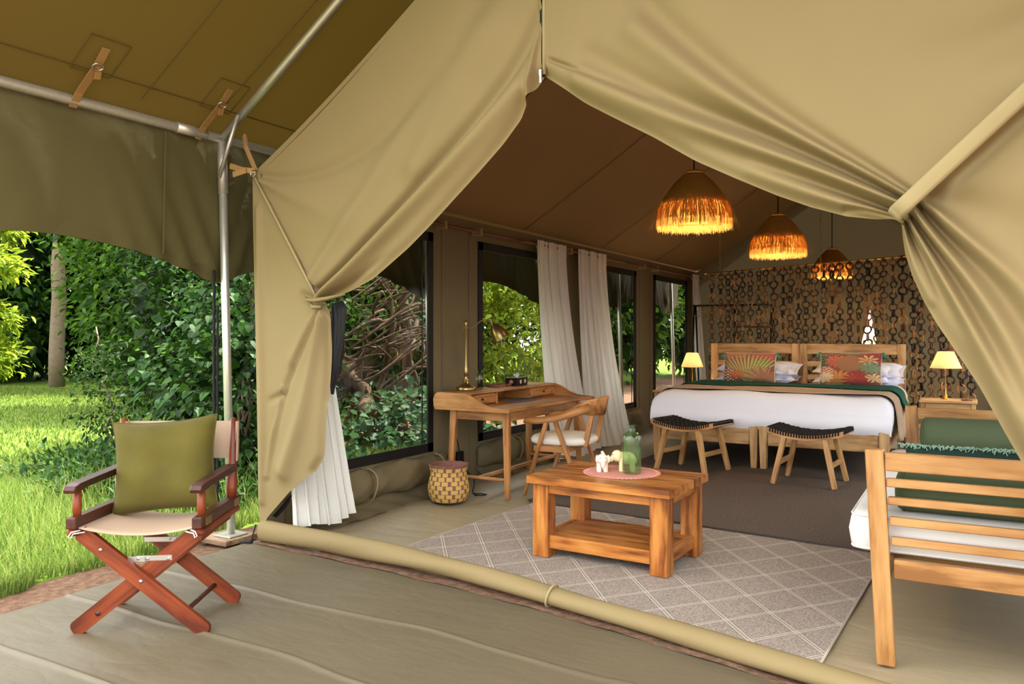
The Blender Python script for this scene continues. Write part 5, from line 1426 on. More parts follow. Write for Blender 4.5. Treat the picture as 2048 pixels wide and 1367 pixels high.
def lamp(label, xc, yc, z0, k=1.0, hstem=0.33, e=3.2):
    t = thing('table_lamp', label, 'lamp', (xc, yc, z0), group='gold table lamps beside the bed')
    MB().lathe([(0, 0), (0.045, 0), (0.046, 0.006), (0.035, 0.012), (0.018, 0.018), (0.014, 0.03), (0.019, 0.036), (0.011, 0.045), (0.0065, 0.06), (0.006, hstem - 0.02), (0.013, hstem - 0.018), (0.015, hstem), (0.010, hstem + 0.01), (0.010, hstem + 0.04), (0, hstem + 0.04)], 16).build('stem', M['gold'], t, smooth=True)
    s_ = MB().lathe([(0.150 * k, hstem), (0.150 * k, hstem + 0.004), (0.078 * k, hstem + 0.175), (0.076 * k, hstem + 0.175), (0.147 * k, hstem + 0.002)], 28, cap=False).build('lamp_shade', M['shade'], t, smooth=True)
    MB().lathe([(0, hstem + 0.04), (0.018, hstem + 0.05), (0.028, hstem + 0.075), (0.018, hstem + 0.10), (0, hstem + 0.105)], 12).build('bulb', M['bulb'], t, smooth=True)
    l = bpy.data.lights.new('lamp_light', 'POINT'); l.energy = e; l.color = (1, 0.80, 0.56); l.shadow_soft_size = 0.03
    lo = bpy.data.objects.new('lamp_light', l); link(lo, t); lo.location = (0, 0, hstem + 0.125)
    return t
lamp('gold table lamp with cream shade on the night stand by the daybed', -0.225, 9.64, 0.6165)
lamp('gold table lamp with cream shade beside the window and clothes rack', -2.985, 9.70, 0.6165, 0.9, 0.285)
dsh = MB().lathe([(0, 0), (0.05, 0.0), (0.055, 0.012), (0.05, 0.014), (0, 0.006)], 18); dd = dsh.build('trinket_dish', M['tray'], smooth=True); dd.location = (-0.03, 9.55, 0.6165)
tag(dd, 'small dark dish on the night stand beside the lamp', 'dish')

# =================================================================== DAYBED
db = thing('daybed', 'honey wood daybed with slatted ends and pale seat cushion', 'daybed', (0.05, 4.52, 0.012)); o = db.location
SX0, SX1 = -0.315, 0.46
def sb(nm, lo, hi, c=0.004, gax=None, par=db): return MB().box(lo, hi, c, gax=gax).build(nm, M['wood_sofa'], par, off=o)
for (y, sg) in ((3.42, -1), (5.60, 1)):
    for (xx, dxt) in ((SX0, -0.04), (SX1 - 0.06, 0.0)):
        b = MB(); b.cbox((0.066, 0.058, 0.84), TR((xx + 0.03, y + 0.029, 0.432)), 0.004, (1.0, 1.0), 2)
        b.v = [(p[0] + (dxt * max(0, (p[2] - 0.3) / 0.54)), p[1] + sg * 0.015 * max(0, (p[2] - 0.3) / 0.54), p[2]) for p in b.v]
        b.build('post', M['wood_sofa'], db, off=o)
    for (nm, z0, z1, yo, th) in (('top_rail', 0.772, 0.842, 0.005, 0.045), ('slat', 0.709, 0.742, 0.012, 0.028), ('slat', 0.640, 0.670, 0.012, 0.028), ('slat', 0.560, 0.592, 0.012, 0.028), ('slat', 0.483, 0.514, 0.012, 0.028), ('bottom_rail', 0.354, 0.427, 0.008, 0.04)):
        f = max(0, (z0 - 0.3) / 0.54)
        sb(nm, (SX0 + 0.062 - 0.04 * f, y + yo + sg * 0.015 * f, z0), (SX1 - 0.058, y + yo + th + sg * 0.015 * f, z1), 0.003)
for xx in (SX0 + 0.01, SX1 - 0.05): sb('side_rail', (xx, 3.478, 0.34), (xx + 0.035, 5.60, 0.415))
for k in range(9): sb('base_slat', (SX0 + 0.045, 3.6 + k * 0.23, 0.395), (SX1 - 0.05, 3.68 + k * 0.23, 0.41))
for (z0, z1) in ((0.66, 0.70), (0.55, 0.58), (0.46, 0.49)): sb('back_slat', (SX1 - 0.04, 3.478, z0), (SX1 - 0.015, 5.60, z1))
sb('back_rail', (SX1 - 0.045, 3.478, 0.77), (SX1 - 0.005, 5.60, 0.84))
# seat cushion
cs = thing('seat_cushion', 'thick pale grey box cushion on the daybed', 'cushion', (0.02, 4.53, 0.428))
b = MB(); P = []
X0_, X1_, Y0_, Y1_ = -0.425, 0.40, 3.50, 5.58
for (ins, z_) in ((0.30, 0.585), (0.06, 0.590), (0.02, 0.584), (0.004, 0.570), (0.0, 0.555), (-0.008, 0.51), (0.0, 0.455), (0.006, 0.44), (0.02, 0.430), (0.3, 0.430)):
    r = 0.05; row = []
    for (cx, cy, a0) in ((X1_ - r, Y1_ - r, 0), (X0_ + r, Y1_ - r, 90), (X0_ + r, Y0_ + r, 180), (X1_ - r, Y0_ + r, 270)):
        for k in range(6):
            a = R(a0 + 18 * k); x = cx + r * math.cos(a); y = cy + r * math.sin(a)
            m = Vector(((X0_ + X1_) / 2, (Y0_ + Y1_) / 2)); d = Vector((x, y)) - m
            sx_ = 1 - ins / abs((X1_ - X0_) / 2); sy_ = 1 - ins / abs((Y1_ - Y0_) / 2)
            row.append((m.x + d.x * sx_, m.y + d.y * sy_, z_))
    row.append(row[0]); P.append(row)
b.grid(P); b.f.append(tuple(range(0, 24))); b.m.append(0)
b.build('cover', M['offwhite'], cs, smooth=True, grain=False, off=cs.location)
for zz in (0.572, 0.442):
    MB().tube([(x, y, zz) for (x, y, z_) in [p for p in P[3]]], 0.005, 6).build('piping', M['offwhite'], cs, smooth=True, off=cs.location)
def bolster(label, y, rr, z_):
    t = thing('bolster', label, 'cushion', (0.07, y, z_ - rr), group='sage green bolsters on the daybed')
    Mx = TR((0, 0, rr), ry=R(90))
    b = MB().lathe([(0, -0.335), (rr * 0.5, -0.333), (rr * 0.88, -0.322), (rr * 0.98, -0.305), (rr, -0.28), (rr * 1.015, 0), (rr, 0.28), (rr * 0.98, 0.305), (rr * 0.88, 0.322), (0, 0.335)], 32, Mx)
    b.build('cover', M['sage'], t, smooth=True, grain=False)
    for e in (-1, 1): MB().tube([(e * 0.305, rr * 0.99 * math.cos(a), rr + rr * 0.99 * math.sin(a)) for a in np.linspace(0, 2 * PI, 29)], 0.004, 6).build('piping', M['sage'], t, smooth=True)
bolster('sage green bolster at the daybed end near the bed', 5.47, 0.105, 0.59 + 0.105)
bolster('sage green bolster behind the slats of the daybed end by the door', 3.60, 0.085, 0.59 + 0.085)
fc = thing('fringed_cushion', 'dark green cushion with pale fringed top edge on the daybed', 'cushion', (0.07, 3.82, 0.592))
Mx = TR((0, 0, 0.122), rx=R(14))
pillow_mesh(0.62, 0.24, 0.13, Mx, wr=0.004, pinch=0.02).build('cover', M['dkgreen'], fc, smooth=True, grain=False)
b = MB()
for k in range(260):
    x = random.uniform(-0.33, 0.31); p = Mx @ Vector((x, 0.0, 0.115)); a = random.uniform(0, 2 * PI); L = random.uniform(0.02, 0.05)
    d = Vector((0.8 * math.cos(a), 0.8 * math.sin(a), random.uniform(-0.1, 0.35))); e = p + d * L
    b.tube([p, p + d * L * 0.5 + Vector((0, 0, 0.006)), e + Vector((0, 0, -0.006))], 0.0022, 4)
f_ = b.build('fringe', M['fringe_green'], fc, grain=False); f_['kind'] = 'stuff'

# =================================================================== RING CURTAIN
rc = thing('ring_curtain', 'hanging room divider of linked carved wooden rings on a gold rod', 'room divider', (-1.6, 10.2, 1.0)); o = rc.location
RY = 10.17
rp0 = aty(1413, 547, RY); rp1 = aty(1815, 512, RY); rdir = (rp1 - rp0)
rend = rp0 + rdir * 1.30
MB().tube([rp0, rp0 + rdir * .5, rend], 0.009, 10).build('rod', M['gold'], rc, smooth=True, off=o)
MB().lathe([(0, -0.03), (0.014, -0.026), (0.016, -0.01), (0.011, 0), (0.009, 0.01)], 10, TR(rp0, ry=R(90))).build('finial', M['gold'], rc, smooth=True, off=o)
for px in (1440, 1641):
    p = aty(px, 600, RY); t = (p.x - rp0.x) / rdir.x; p = rp0 + rdir * t
    zt = roofz(p.x) - 0.05; b = MB(); nn_ = int((zt - p.z) / 0.034)
    for k in range(nn_):
        zc = p.z + 0.02 + k * 0.034
        b.tube([(p.x + (0.010 * math.cos(a) if k % 2 else 0), RY + (0 if k % 2 else 0.010 * math.cos(a)), zc + 0.022 * math.sin(a)) for a in np.linspace(0, 2 * PI, 9)], 0.0025, 4)
    h = b.build('hanging_chain', M['brass'], rc, smooth=True, off=o); h['kind'] = 'stuff'
def torus(Rr, r, nu, nv, wob, sd):
    b = MB(); P = []
    for i in range(nu):
        a = 2 * PI * i / nu; k = 1 + wob * math.sin(2 * a + sd) + wob * 0.7 * math.sin(3 * a + 2 * sd)
        row = []
        for j in range(nv + 1):
            c = 2 * PI * j / nv; q = Rr * k + r * (1 + 0.25 * math.sin(3 * a + sd)) * math.cos(c)
            row.append((q * math.cos(a), r * 1.15 * math.sin(c), q * math.sin(a)))
        P.append(row)
    b.grid(P, close=True); return b
protos = []
for k in range(4):
    for m in range(2):
        o_ = torus(0.037, 0.0100, 12, 5, 0.05, k + 2 * m).build('ring', M['ring'][k], rc, smooth=True, grain=False); protos.append(o_.data); bpy.data.objects.remove(o_)
rest = {k: MB() for k in range(4)}
cand = []
nstr = 31
for s_ in range(nstr):
    t = lerp(0.035, 1.27, s_ / (nstr - 1)); p = rp0 + rdir * t
    x = p.x + random.uniform(-0.012, 0.012); z_ = p.z - 0.022; sc_ = random.uniform(0.86, 1.12) * lerp(0.98, 1.12, t)
    fav = random.choice((0, 0, 1, 1, 2, 3)); k = 0
    while z_ > 0.45:
        s2 = sc_ * random.uniform(0.92, 1.08) * (0.72 if k == 0 else 1)
        z_ -= 0
        face = k % 2 == 1
        cand.append((x + 0.004 * math.sin(k + s_), RY + random.uniform(-0.004, 0.004), z_, s2, face, random.choice((fav, fav, 0, 1, 2, 3, 1)), random.uniform(-0.35, 0.35)))
        z_ -= 0.066 * s2 if k else 0.055 * s2; k += 1
cand.sort(key=lambda c: (c[2] < 1.17, c[0] > -0.55, -c[2]))
for n_i, (x, y, z_, s2, face, mi, jit) in enumerate(cand):
    rz = (jit if face else PI / 2 + jit)
    if n_i < 296:
        o_ = bpy.data.objects.new('ring', protos[mi * 2 + n_i % 2]); link(o_, rc)
        o_.location = Vector((x, y, z_)) - o; o_.rotation_euler = (0, 0, rz); o_.scale = (s2, s2, s2)
    else:
        b0 = torus(0.037, 0.0100, 12, 5, 0.05, mi + n_i); Mx = TR((x, y, z_), rz=rz) @ Matrix.Scale(s2, 4)
        rest[mi].add([Mx @ Vector(v) for v in b0.v], b0.f)
for k in range(4):
    if rest[k].v:
        h = rest[k].build('ring_links', M['ring'][k], rc, smooth=True, grain=False, off=o); h['kind'] = 'stuff'; h['label'] = 'lower linked rings of the divider'

# =================================================================== CLOTHES RACK
ck = thing('clothes_rack', 'black metal clothes rack behind the ring curtain', 'clothes rack', (-2.95, 11.7, 0.006)); o = ck.location
CY = 11.7
pA = aty(1390, 611, CY); pB = aty(1545, 600, CY); zb = 1.73
for px in (pA.x, pB.x):
    for sy in (-1, 1): MB().tube([(px + 0.01 * sy, CY, zb), (px, CY + sy * 0.26, 0.006)], 0.014, 8).build('leg', M['black'], ck, smooth=True, off=o)
MB().tube([(pA.x - 0.03, CY, zb), (pB.x + 0.03, CY, zb)], 0.014, 8).build('bar', M['black'], ck, smooth=True, off=o)
MB().tube([(-2.97, CY, zb), (-2.97, CY, 0.9)], 0.016, 8).build('upright', M['black'], ck, smooth=True, off=o)
MB().box((-2.97, CY - 0.15, 1.40), (pB.x, CY + 0.15, 1.425), 0.003).build('shelf', M['tray'], ck, off=o)
MB().box((pA.x, CY - 0.17, 0.22), (pB.x, CY + 0.17, 0.245), 0.003).build('shelf', M['tray'], ck, off=o)
for k in range(8):
    x = pA.x + 0.07 + 0.055 * k + 0.01 * math.sin(5 * k)
    h = thing('clothes_hanger', 'thin gold wire hanger on the black clothes rack', 'hanger', (x, CY, zb), R(70 + 6 * math.sin(3 * k)), 'gold wire hangers')
    MB().tube([(0.0, 0, -0.004), (0.018, 0, 0.018), (0.0, 0, 0.024), (-0.014, 0, 0.012)] + [(0, 0, -0.06), (-0.20, 0, -0.15), (0.20, 0, -0.15), (0, 0, -0.06)], 0.0035, 5).build('wire', M['gold'], h, smooth=True)

# =================================================================== PENDANT LAMPS
def pendant(label, x, y, zbot, k, e):
    H = 0.435 * k; RB = 0.285 * k
    t = thing('pendant_lamp', label, 'pendant lamp', (x, y, zbot), group='raffia pendant lamps')
    domer = lambda q: RB * float(np.interp(q, (0, .05, .11, .22, .32, .42, .58, .73, .94, 1.05), (.20, .34, .43, .56, .68, .79, .92, .99, 1.0, 0.98)))      # q 0 top .. 1 bottom
    zt = roofz(x) - zbot
    MB().tube([(0, 0, zt), (0, 0, H)], 0.006, 8).build('cord', M['rope_black'], t, smooth=True)
    MB().lathe([(0, H + 0.012), (RB * 0.2, H + 0.012), (RB * 0.24, H), (RB * 0.22, H - 0.012), (0, H - 0.01)], 24).build('cap', M['raffia_dark'], t, smooth=True)
    MB().lathe([(domer(q) * 0.93, H * (1 - q)) for q in np.linspace(0.02, 0.56, 12)], 40, cap=False).build('inner_dome', M['raffia_dark'], t, smooth=True)
    MB().lathe([(domer(q) * 0.90, H * (1 - q)) for q in np.linspace(0.56, 0.84, 6)], 40, cap=False).build('lining', M['lining'], t, smooth=True)
    nst = 2800; seg = 6
    a = rng.uniform(0, 2 * PI, nst); r0 = rng.normal(1.0, 0.035, nst); qe = np.clip(rng.normal(0.97, 0.03, nst), 0.8, 1.04); tw = rng.normal(0, 0.06, nst); fl = rng.random(nst) < 0.03
    V = np.zeros((nst, seg + 1, 2, 3)); wdt = 0.0009 * k
    for s_ in range(seg + 1):
        q = 0.02 + (qe - 0.02) * s_ / seg
        rr = np.array([domer(x_) for x_ in np.clip(q, 0, 1)]) * (0.95 + 0.05 * r0) + np.where(fl, 0.07 * k * (s_ / seg) ** 2, 0.012 * (r0 - 1) * 20 * (s_ / seg) * k * 0.5)
        aa = a + tw * (s_ / seg)
        for e_, sg in enumerate((-1, 1)):
            V[:, s_, e_, 0] = rr * np.cos(aa) - sg * wdt * np.sin(aa); V[:, s_, e_, 1] = rr * np.sin(aa) + sg * wdt * np.cos(aa); V[:, s_, e_, 2] = H * (1 - q)
    idx = np.arange(nst * (seg + 1) * 2).reshape(nst, seg + 1, 2)
    F = np.stack([idx[:, :-1, 0], idx[:, 1:, 0], idx[:, 1:, 1], idx[:, :-1, 1]], -1).reshape(-1, 4)
    f_ = fast_mesh('fringe', V.reshape(-1, 3), F, M['raffia'], t); f_['kind'] = 'stuff'; f_['label'] = 'long raffia fringe of the shade'
    MB().lathe([(0, H * 0.42), (0.022, H * 0.40), (0.030, H * 0.34), (0.02, H * 0.28), (0, H * 0.27)], 12).build('bulb', M['bulb'], t, smooth=True)
    l = bpy.data.lights.new('pendant_light', 'POINT'); l.energy = e; l.color = (1, 0.70, 0.38); l.shadow_soft_size = 0.05
    lo = bpy.data.objects.new('pendant_light', l); link(lo, t); lo.location = (0, 0, H * 0.24)
M['lining'] = plain('woven lamp lining', srgb(236, 176, 92), 0.9, var=0.15, vs=50, transl=0.5, tcol=srgb(255, 190, 96))
def pl(px, pyb, d, k, label, e):
    u = (px - CX) / FPX; p = ray(px, pyb) * d
    pendant(label, p.x, p.y, CAMH + p.z, k, e)
pl(1388, 458, 6.15, 1.0, 'large raffia fringe pendant lamp closest to the door', 15)
pl(1556, 513, 8.35, 1.0, 'raffia fringe pendant lamp over the foot of the bed', 15)
pl(1664, 556, 10.95, 0.92, 'raffia fringe pendant lamp behind the ring curtain', 12)

# =================================================================== PLANTS OUTSIDE
def unit(a): return a / np.maximum(1e-9, np.linalg.norm(a, axis=1, keepdims=True))
def leaf_cloud(name, P, D, size, ratio, mat, parent, fold=0.25, up=None):
    """P base points, D tip directions; each leaf is two folded quads"""
    n_ = len(P); D = unit(D)
    upv = unit(rng.normal(0, 0.5, (n_, 3)) + (np.array([0, 0, 1.0]) if up is None else up))
    S = unit(np.cross(D, upv)); Nn = np.cross(S, D)
    L = size[:, None]; W = (size * ratio)[:, None]
    pts = [P, P + D * L * 0.28 + S * W * 0.46 + Nn * W * fold * .5, P + D * L * 0.66 + S * W * 0.36 + Nn * W * fold * .35 - Nn * L * 0.03,
           P + D * L - Nn * L * 0.14, P + D * L * 0.66 - S * W * 0.36 + Nn * W * fold * .35 - Nn * L * 0.03, P + D * L * 0.28 - S * W * 0.46 + Nn * W * fold * .5]
    V = np.stack(pts, 1).reshape(-1, 3) - np.array(parent.location)[None]
    b0 = np.arange(n_)[:, None] * 6
    F = np.concatenate([b0 + np.array([[0, 3, 2, 1]]), b0 + np.array([[0, 5, 4, 3]])], 0)
    o_ = fast_mesh(name, V, F, mat, parent); o_['kind'] = 'stuff'; return o_
def blob_points(blobs, n_, clump, shell=0.35, lo=0.0):
    P = []; Dd = []
    wts = np.array([b_[3] * b_[4] + b_[4] * b_[5] + b_[3] * b_[5] for b_ in blobs]); wts = wts / wts.sum()
    for b_, w_ in zip(blobs, wts):
        m = int(n_ * w_); nc = max(6, int(m / clump)); c = np.array(b_[:3]); r = np.array(b_[3:6])
        d = unit(rng.normal(0, 1, (nc, 3))); rad = 1 - shell * rng.random(nc) ** 1.5
        cc = c + d * r * rad[:, None]; k = rng.integers(0, nc, m)
        sp = 0.16 * r.mean() ** 0.6
        p = cc[k] + rng.normal(0, 1, (m, 3)) * sp * np.array([1, 1, 0.7])
        out = d[k] * 0.8 + rng.normal(0, 0.55, (m, 3)) + np.array([0, 0, -0.25])
        keep = p[:, 2] > lo
        P.append(p[keep]); Dd.append(out[keep])
    return np.concatenate(P), np.concatenate(Dd)
def plant(name, label, cat, loc, blobs, n_, ls, ratio, mat, trunks=(), group=None, clump=14, bark='bark', shell=0.35, core=True):
    t = thing(name, label, cat, (*loc, -0.05), group=group)
    P, D = blob_points(blobs, n_, clump, shell)
    leaf_cloud('foliage', P, D, ls * rng.uniform(0.6, 1.3, len(P)), ratio, M[mat], t)
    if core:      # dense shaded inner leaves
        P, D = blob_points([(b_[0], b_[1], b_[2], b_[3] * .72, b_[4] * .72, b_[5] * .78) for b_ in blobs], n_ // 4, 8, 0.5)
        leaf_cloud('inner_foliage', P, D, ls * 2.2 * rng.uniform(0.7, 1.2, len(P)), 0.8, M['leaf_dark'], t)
    for tr_ in trunks:
        pts, r0, r1 = tr_
        MB().tube(pts, [lerp(r0, r1, k / (len(pts) - 1)) for k in range(len(pts))], 9).build('trunk' if r0 > 0.05 else 'branch', M[bark], t, smooth=True, off=t.location)
    return t
def wig(p0, p1, n_=8, a=0.1, sd=0):
    p0 = Vector(p0); p1 = Vector(p1)
    return [p0 + (p1 - p0) * (k / n_) + Vector((a * math.sin(1.7 * k + sd), a * math.cos(2.1 * k + sd), 0.5 * a * math.sin(1.3 * k + 2 * sd))) * math.sin(PI * k / n_) for k in range(n_ + 1)]

# broad-leaved creeper climbing by the pole
cm = plant('creeper_mound', 'broad leaved green creeper mound just outside beside the steel pole', 'creeper', (-5.8, 5.1),
      [(-5.75, 5.0, 0.75, 0.75, 0.75, 0.95), (-6.0, 5.6, 1.7, 0.7, 0.7, 1.2)], 4200, 0.062, 0.8, 'leaf_creeper',
      [(wig((-5.6, 4.9, 0), (-6.2, 5.8, 2.6), sd=k, a=0.2), 0.012, 0.008) for k in range(6)], clump=10)
lm = []
for k in range(3):
    b = MB(); w_ = 0.075 + 0.01 * k; L = 0.10
    out = [(0, 0), (-0.02, 0.5), (0.12, 0.98), (0.4, 1.0), (0.7, 0.62), (1.0, 0)]
    V = [(L * x, w_ / 2 * y, 0.012 * y - 0.02 * x * x) for x, y in out] + [(L * x, -w_ / 2 * y, 0.012 * y - 0.02 * x * x) for x, y in out[1:-1]] + [(L * 0.4, 0, -0.006)]
    F = [(0, 1, 10), (1, 2, 10), (2, 3, 10), (3, 4, 10), (4, 5, 10), (5, 9, 10), (9, 8, 10), (8, 7, 10), (7, 6, 10), (6, 0, 10)]
    b.add(V, F); o_ = b.build('leaf', M['leaf_creeper'], cm, grain=False); lm.append(o_.data); bpy.data.objects.remove(o_)
cnt = 0
while cnt < 280:
    bl_ = random.choice(((-5.75, 5.0, 0.75, 0.8, 0.8, 1.0), (-6.0, 5.6, 1.7, 0.75, 0.75, 1.25)))
    d = Vector((random.gauss(0.6, 0.7), random.gauss(-0.8, 0.6), random.gauss(0, 0.8))).normalized()
    p = Vector((bl_[0] + d.x * bl_[3], bl_[1] + d.y * bl_[4], bl_[2] + d.z * bl_[5]))
    if p.z < 0.06 or p.z > 2.4: continue
    o_ = bpy.data.objects.new('leaf', lm[cnt % 3]); link(o_, cm)
    o_.location = p - cm.location; s_ = random.uniform(0.5, 1.15); o_.scale = (s_, s_, s_)
    tip = (Vector((d.x, d.y, -0.7)) + Vector((random.gauss(0, .4), random.gauss(0, .4), 0))).normalized()
    o_.rotation_euler = tip.to_track_quat('X', 'Z').to_euler(); cnt += 1
plant('thicket', 'dark tangled evergreen thicket behind the director chair', 'bush', (-7.9, 6.4),
      [(-7.5, 6.35, 1.3, 1.1, 1.1, 1.2), (-7.9, 6.8, 2.6, 1.35, 1.2, 1.1), (-6.9, 6.2, 0.6, 0.7, 0.6, 0.7)], 13000, 0.085, 0.5, 'leaf_dark',
      [(wig((-7.7, 6.2, 0), (-8.2 + 0.3 * k, 6.5 + .2 * k, 2.9), sd=k, a=0.25), 0.03, 0.012) for k in range(5)])
plant('broadleaf_bush', 'mid green bush with drooping leaves beside the grey tree trunk', 'bush', (-13.9, 9.4),
      [(-13.0, 9.5, 2.1, 1.5, 1.4, 1.5), (-12.6, 9.6, 3.4, 1.6, 1.5, 1.4), (-14.2, 9.6, 3.5, 1.2, 1.1, 0.9), (-12.2, 9.4, 0.9, 1.2, 1.0, 0.9)], 17000, 0.13, 0.5, 'leaf_mid',
      [(wig((-13.5, 9.4, 0), (-13.8, 9.2, 3.2), sd=1, a=0.2), 0.06, 0.03), (wig((-12.6, 9.2, 0), (-12.4, 9.4, 2.9), sd=3, a=0.25), 0.05, 0.02)], bark='bark_red')
plant('sapling', 'small leaning sapling in front of the sunlit lawn', 'shrub', (-9.0, 6.0),
      [(-8.9, 5.9, 0.55, 0.42, 0.4, 0.5), (-9.6, 6.2, 0.85, 0.35, 0.3, 0.3)], 1500, 0.06, 0.5, 'leaf_dark',
      [(wig((-9.0, 6.0, 0), (-9.8, 6.3, 1.4), sd=2, a=0.2), 0.018, 0.008)], core=False)
plant('sunlit_shrub', 'bright yellow green shrub catching the sun at the lawn edge', 'shrub', (-18.5, 9.3),
      [(-17.9, 8.9, 2.7, 0.75, 0.8, 0.35), (-18.3, 9.0, 1.7, 0.7, 0.8, 0.3), (-18.5, 9.3, 3.7, 0.8, 0.9, 0.4), (-18.4, 9.2, 0.8, 0.7, 0.7, 0.5), (-19, 9.4, 4.6, 1.0, 1.0, 0.5)], 7000, 0.17, 0.42, 'leaf_bright',
      [(wig((-18.5, 9.3, 0), (-18.6, 9.4, 4.6), sd=2, a=0.1), 0.06, 0.02)], core=False)
tr = plant('trunk_tree', 'grey trunked tree with dark crown behind the bushes', 'tree', (-19.9, 11.75),
      [(-22.5, 13.6, 7.6, 3.2, 2.6, 2.2), (-21.5, 12.8, 5.6, 1.6, 1.4, 0.9)], 9000, 0.22, 0.5, 'leaf_mid', [(wig((-19.9, 11.75, 0), (-19.8, 11.8, 6.0), sd=1, a=0.06), 0.19, 0.14)])
far = [((-25, 12.5), 'tall shaded forest tree far behind the lawn left of the grey trunk', 'leaf_dark', 4.0), ((-24, 17.0), 'dense shaded forest tree far behind the grey trunk', 'leaf_mid', 4.2),
       ((-18.5, 16.5), 'dense forest tree far behind the drooping bush', 'leaf_dark', 4.0), ((-13.5, 16.0), 'dark forest tree behind the tangled thicket', 'leaf_dark', 3.4), ((-32, 15.0), 'distant forest tree beyond the sunlit shrub', 'leaf_mid', 5.0)]
for (xy, lab, mt_, rr) in far:
    plant('forest_tree', lab, 'tree', xy, [(xy[0], xy[1], 1.7, rr * .95, rr * .8, 2.0), (xy[0] + .5, xy[1], 4.6, rr, rr * .9, 2.4), (xy[0] - .5, xy[1] + .4, 7.5, rr * .9, rr * .8, 2.0)], 9000, 0.26, 0.5, mt_,
          [(wig((xy[0], xy[1], 0), (xy[0] + .3, xy[1], 6.5), sd=rr, a=0.15), 0.2, 0.1)], group='forest trees behind the lawn', clump=20)
# tangle of vines seen through the first window
vt = thing('vine_tangle', 'tangle of bare brown vines and trunks outside the first window', 'vines', (-6.9, 8.4, -0.05)); o = vt.location
for k in range(46):
    a = 2.4 * k; c = Vector((-6.9 + 0.7 * math.cos(a) * ((k * 7) % 5) / 4, 8.5 + 0.9 * math.sin(a), 0))
    if k < 9: pts = wig((c.x, c.y, 0), (c.x + random.uniform(-.8, .8), c.y + random.uniform(-.7, .7), 3.4), 12, 0.22, k); r0, r1 = random.uniform(.03, .075), random.uniform(.012, .03)
    else:
        h0 = random.uniform(0.9, 2.3); rad = random.uniform(0.35, 0.95)
        cx, cy = -6.6 + random.uniform(-.5, .5), 8.0 + random.uniform(-.8, .8); ph = random.uniform(0, 6)
        pts = [(cx + rad * .5 * math.sin(q * 1.3 + ph), cy + rad * math.cos(q + ph), h0 + 0.35 * rad * math.sin(q * 1.7 + ph) - 0.1 * q) for q in np.linspace(0, random.uniform(2.5, 5.5), 18)]; r0, r1 = random.uniform(.012, .026), .008
    MB().tube(pts, [lerp(r0, r1, q / (len(pts) - 1)) for q in range(len(pts))], 7).build('vine', M['bark_red'], vt, smooth=True, off=o)
MB().tube(wig((-6.0, 7.2, 0.35), (-7.3, 8.3, 0.95), 8, 0.12, 2), [0.10, 0.10, 0.095, 0.09, 0.08, 0.075, 0.07, 0.06, 0.05], 9).build('trunk', M['bark_red'], vt, smooth=True, off=o)
P, D = blob_points([(-7.2, 8.4, 2.4, 1.2, 1.3, 0.9), (-6.5, 7.3, 2.0, 0.4, 0.5, 0.6)], 2600, 12); leaf_cloud('foliage', P, D, 0.07 * rng.uniform(.6, 1.3, len(P)), 0.5, M['leaf_mid'], vt)
plant('undergrowth', 'soft blue green broad leaves growing under the first window', 'undergrowth', (-5.6, 7.2),
      [(-5.5, 6.9, 0.1, 0.6, 0.8, 0.35), (-5.8, 7.8, 0.2, 0.6, 0.7, 0.45), (-5.5, 8.5, 0.1, 0.6, 0.6, 0.3)], 2000, 0.10, 0.9, 'leaf_blue', (), clump=8, core=False)
plant('dark_tree', 'dark leafy tree behind the vine tangle', 'tree', (-9.6, 11.2), [(-9.6, 11.2, 1.4, 2.1, 1.9, 1.6), (-9.8, 11.3, 3.6, 2.3, 2.0, 1.8)], 9000, 0.14, 0.5, 'leaf_dark', [(wig((-9.6, 11.2, 0), (-9.6, 11.3, 4), sd=4, a=0.2), 0.12, 0.06)])
plant('window_bush', 'bright sunlit bush outside the window behind the desk', 'bush', (-8.0, 13.6), [(-7.9, 13.4, 1.3, 1.5, 1.3, 1.2), (-8.1, 13.8, 2.9, 1.7, 1.4, 1.3)], 9000, 0.13, 0.62, 'leaf_bright',
      [(wig((-8.0, 13.6, 0), (-8.2, 13.8, 3), sd=4, a=0.2), 0.05, 0.02)], core=False)
for (xy, lab, mt_) in (((-8.9, 20.6), 'leafy green tree across the earth path beyond the curtains', 'leaf_mid'), ((-7.4, 25.5), 'leafy green tree beyond the window near the bed', 'leaf_mid'), ((-12.2, 18.0), 'dark tree behind the bright bush outside the desk window', 'leaf_dark'), ((-11.5, 27), 'tall dark tree beyond the earth path', 'leaf_dark')):
    plant('path_tree', lab, 'tree', xy, [(xy[0], xy[1], 1.8, 2.3, 2.0, 1.7), (xy[0], xy[1], 4.4, 2.6, 2.2, 2.2)], 8000, 0.20, 0.55, mt_, [(wig((xy[0], xy[1], 0), (xy[0], xy[1], 4), sd=4, a=0.2), 0.14, 0.06)], group='trees along the earth path')
plant('garden_shrub', 'bright shrub glimpsed through the gap behind the headboards', 'shrub', (-2.1, 19.5), [(-2.1, 19.5, 0.45, 0.9, 0.7, 0.6)], 2200, 0.10, 0.5, 'leaf_bright', (), core=False)
# low herbs in the shade at the lawn edge
hb_ = thing('low_herbs', 'low leafy herbs in the shade behind the director chair', 'herbs', (-6.4, 4.6, -0.05))
bl2 = []
for k in range(26):
    t = random.random(); bl2.append((lerp(-5.2, -7.9, t) + random.uniform(-.4, .4), lerp(4.1, 4.7, t) + random.uniform(-.4, .6), 0.0, 0.4, 0.4, random.uniform(.08, .24)))
P, D = blob_points(bl2, 9000, 10, lo=-0.04); D[:, 2] += 0.6; leaf_cloud('foliage', P, D, 0.06 * rng.uniform(.6, 1.5, len(P)), 0.5, M['leaf_creeper'], hb_)
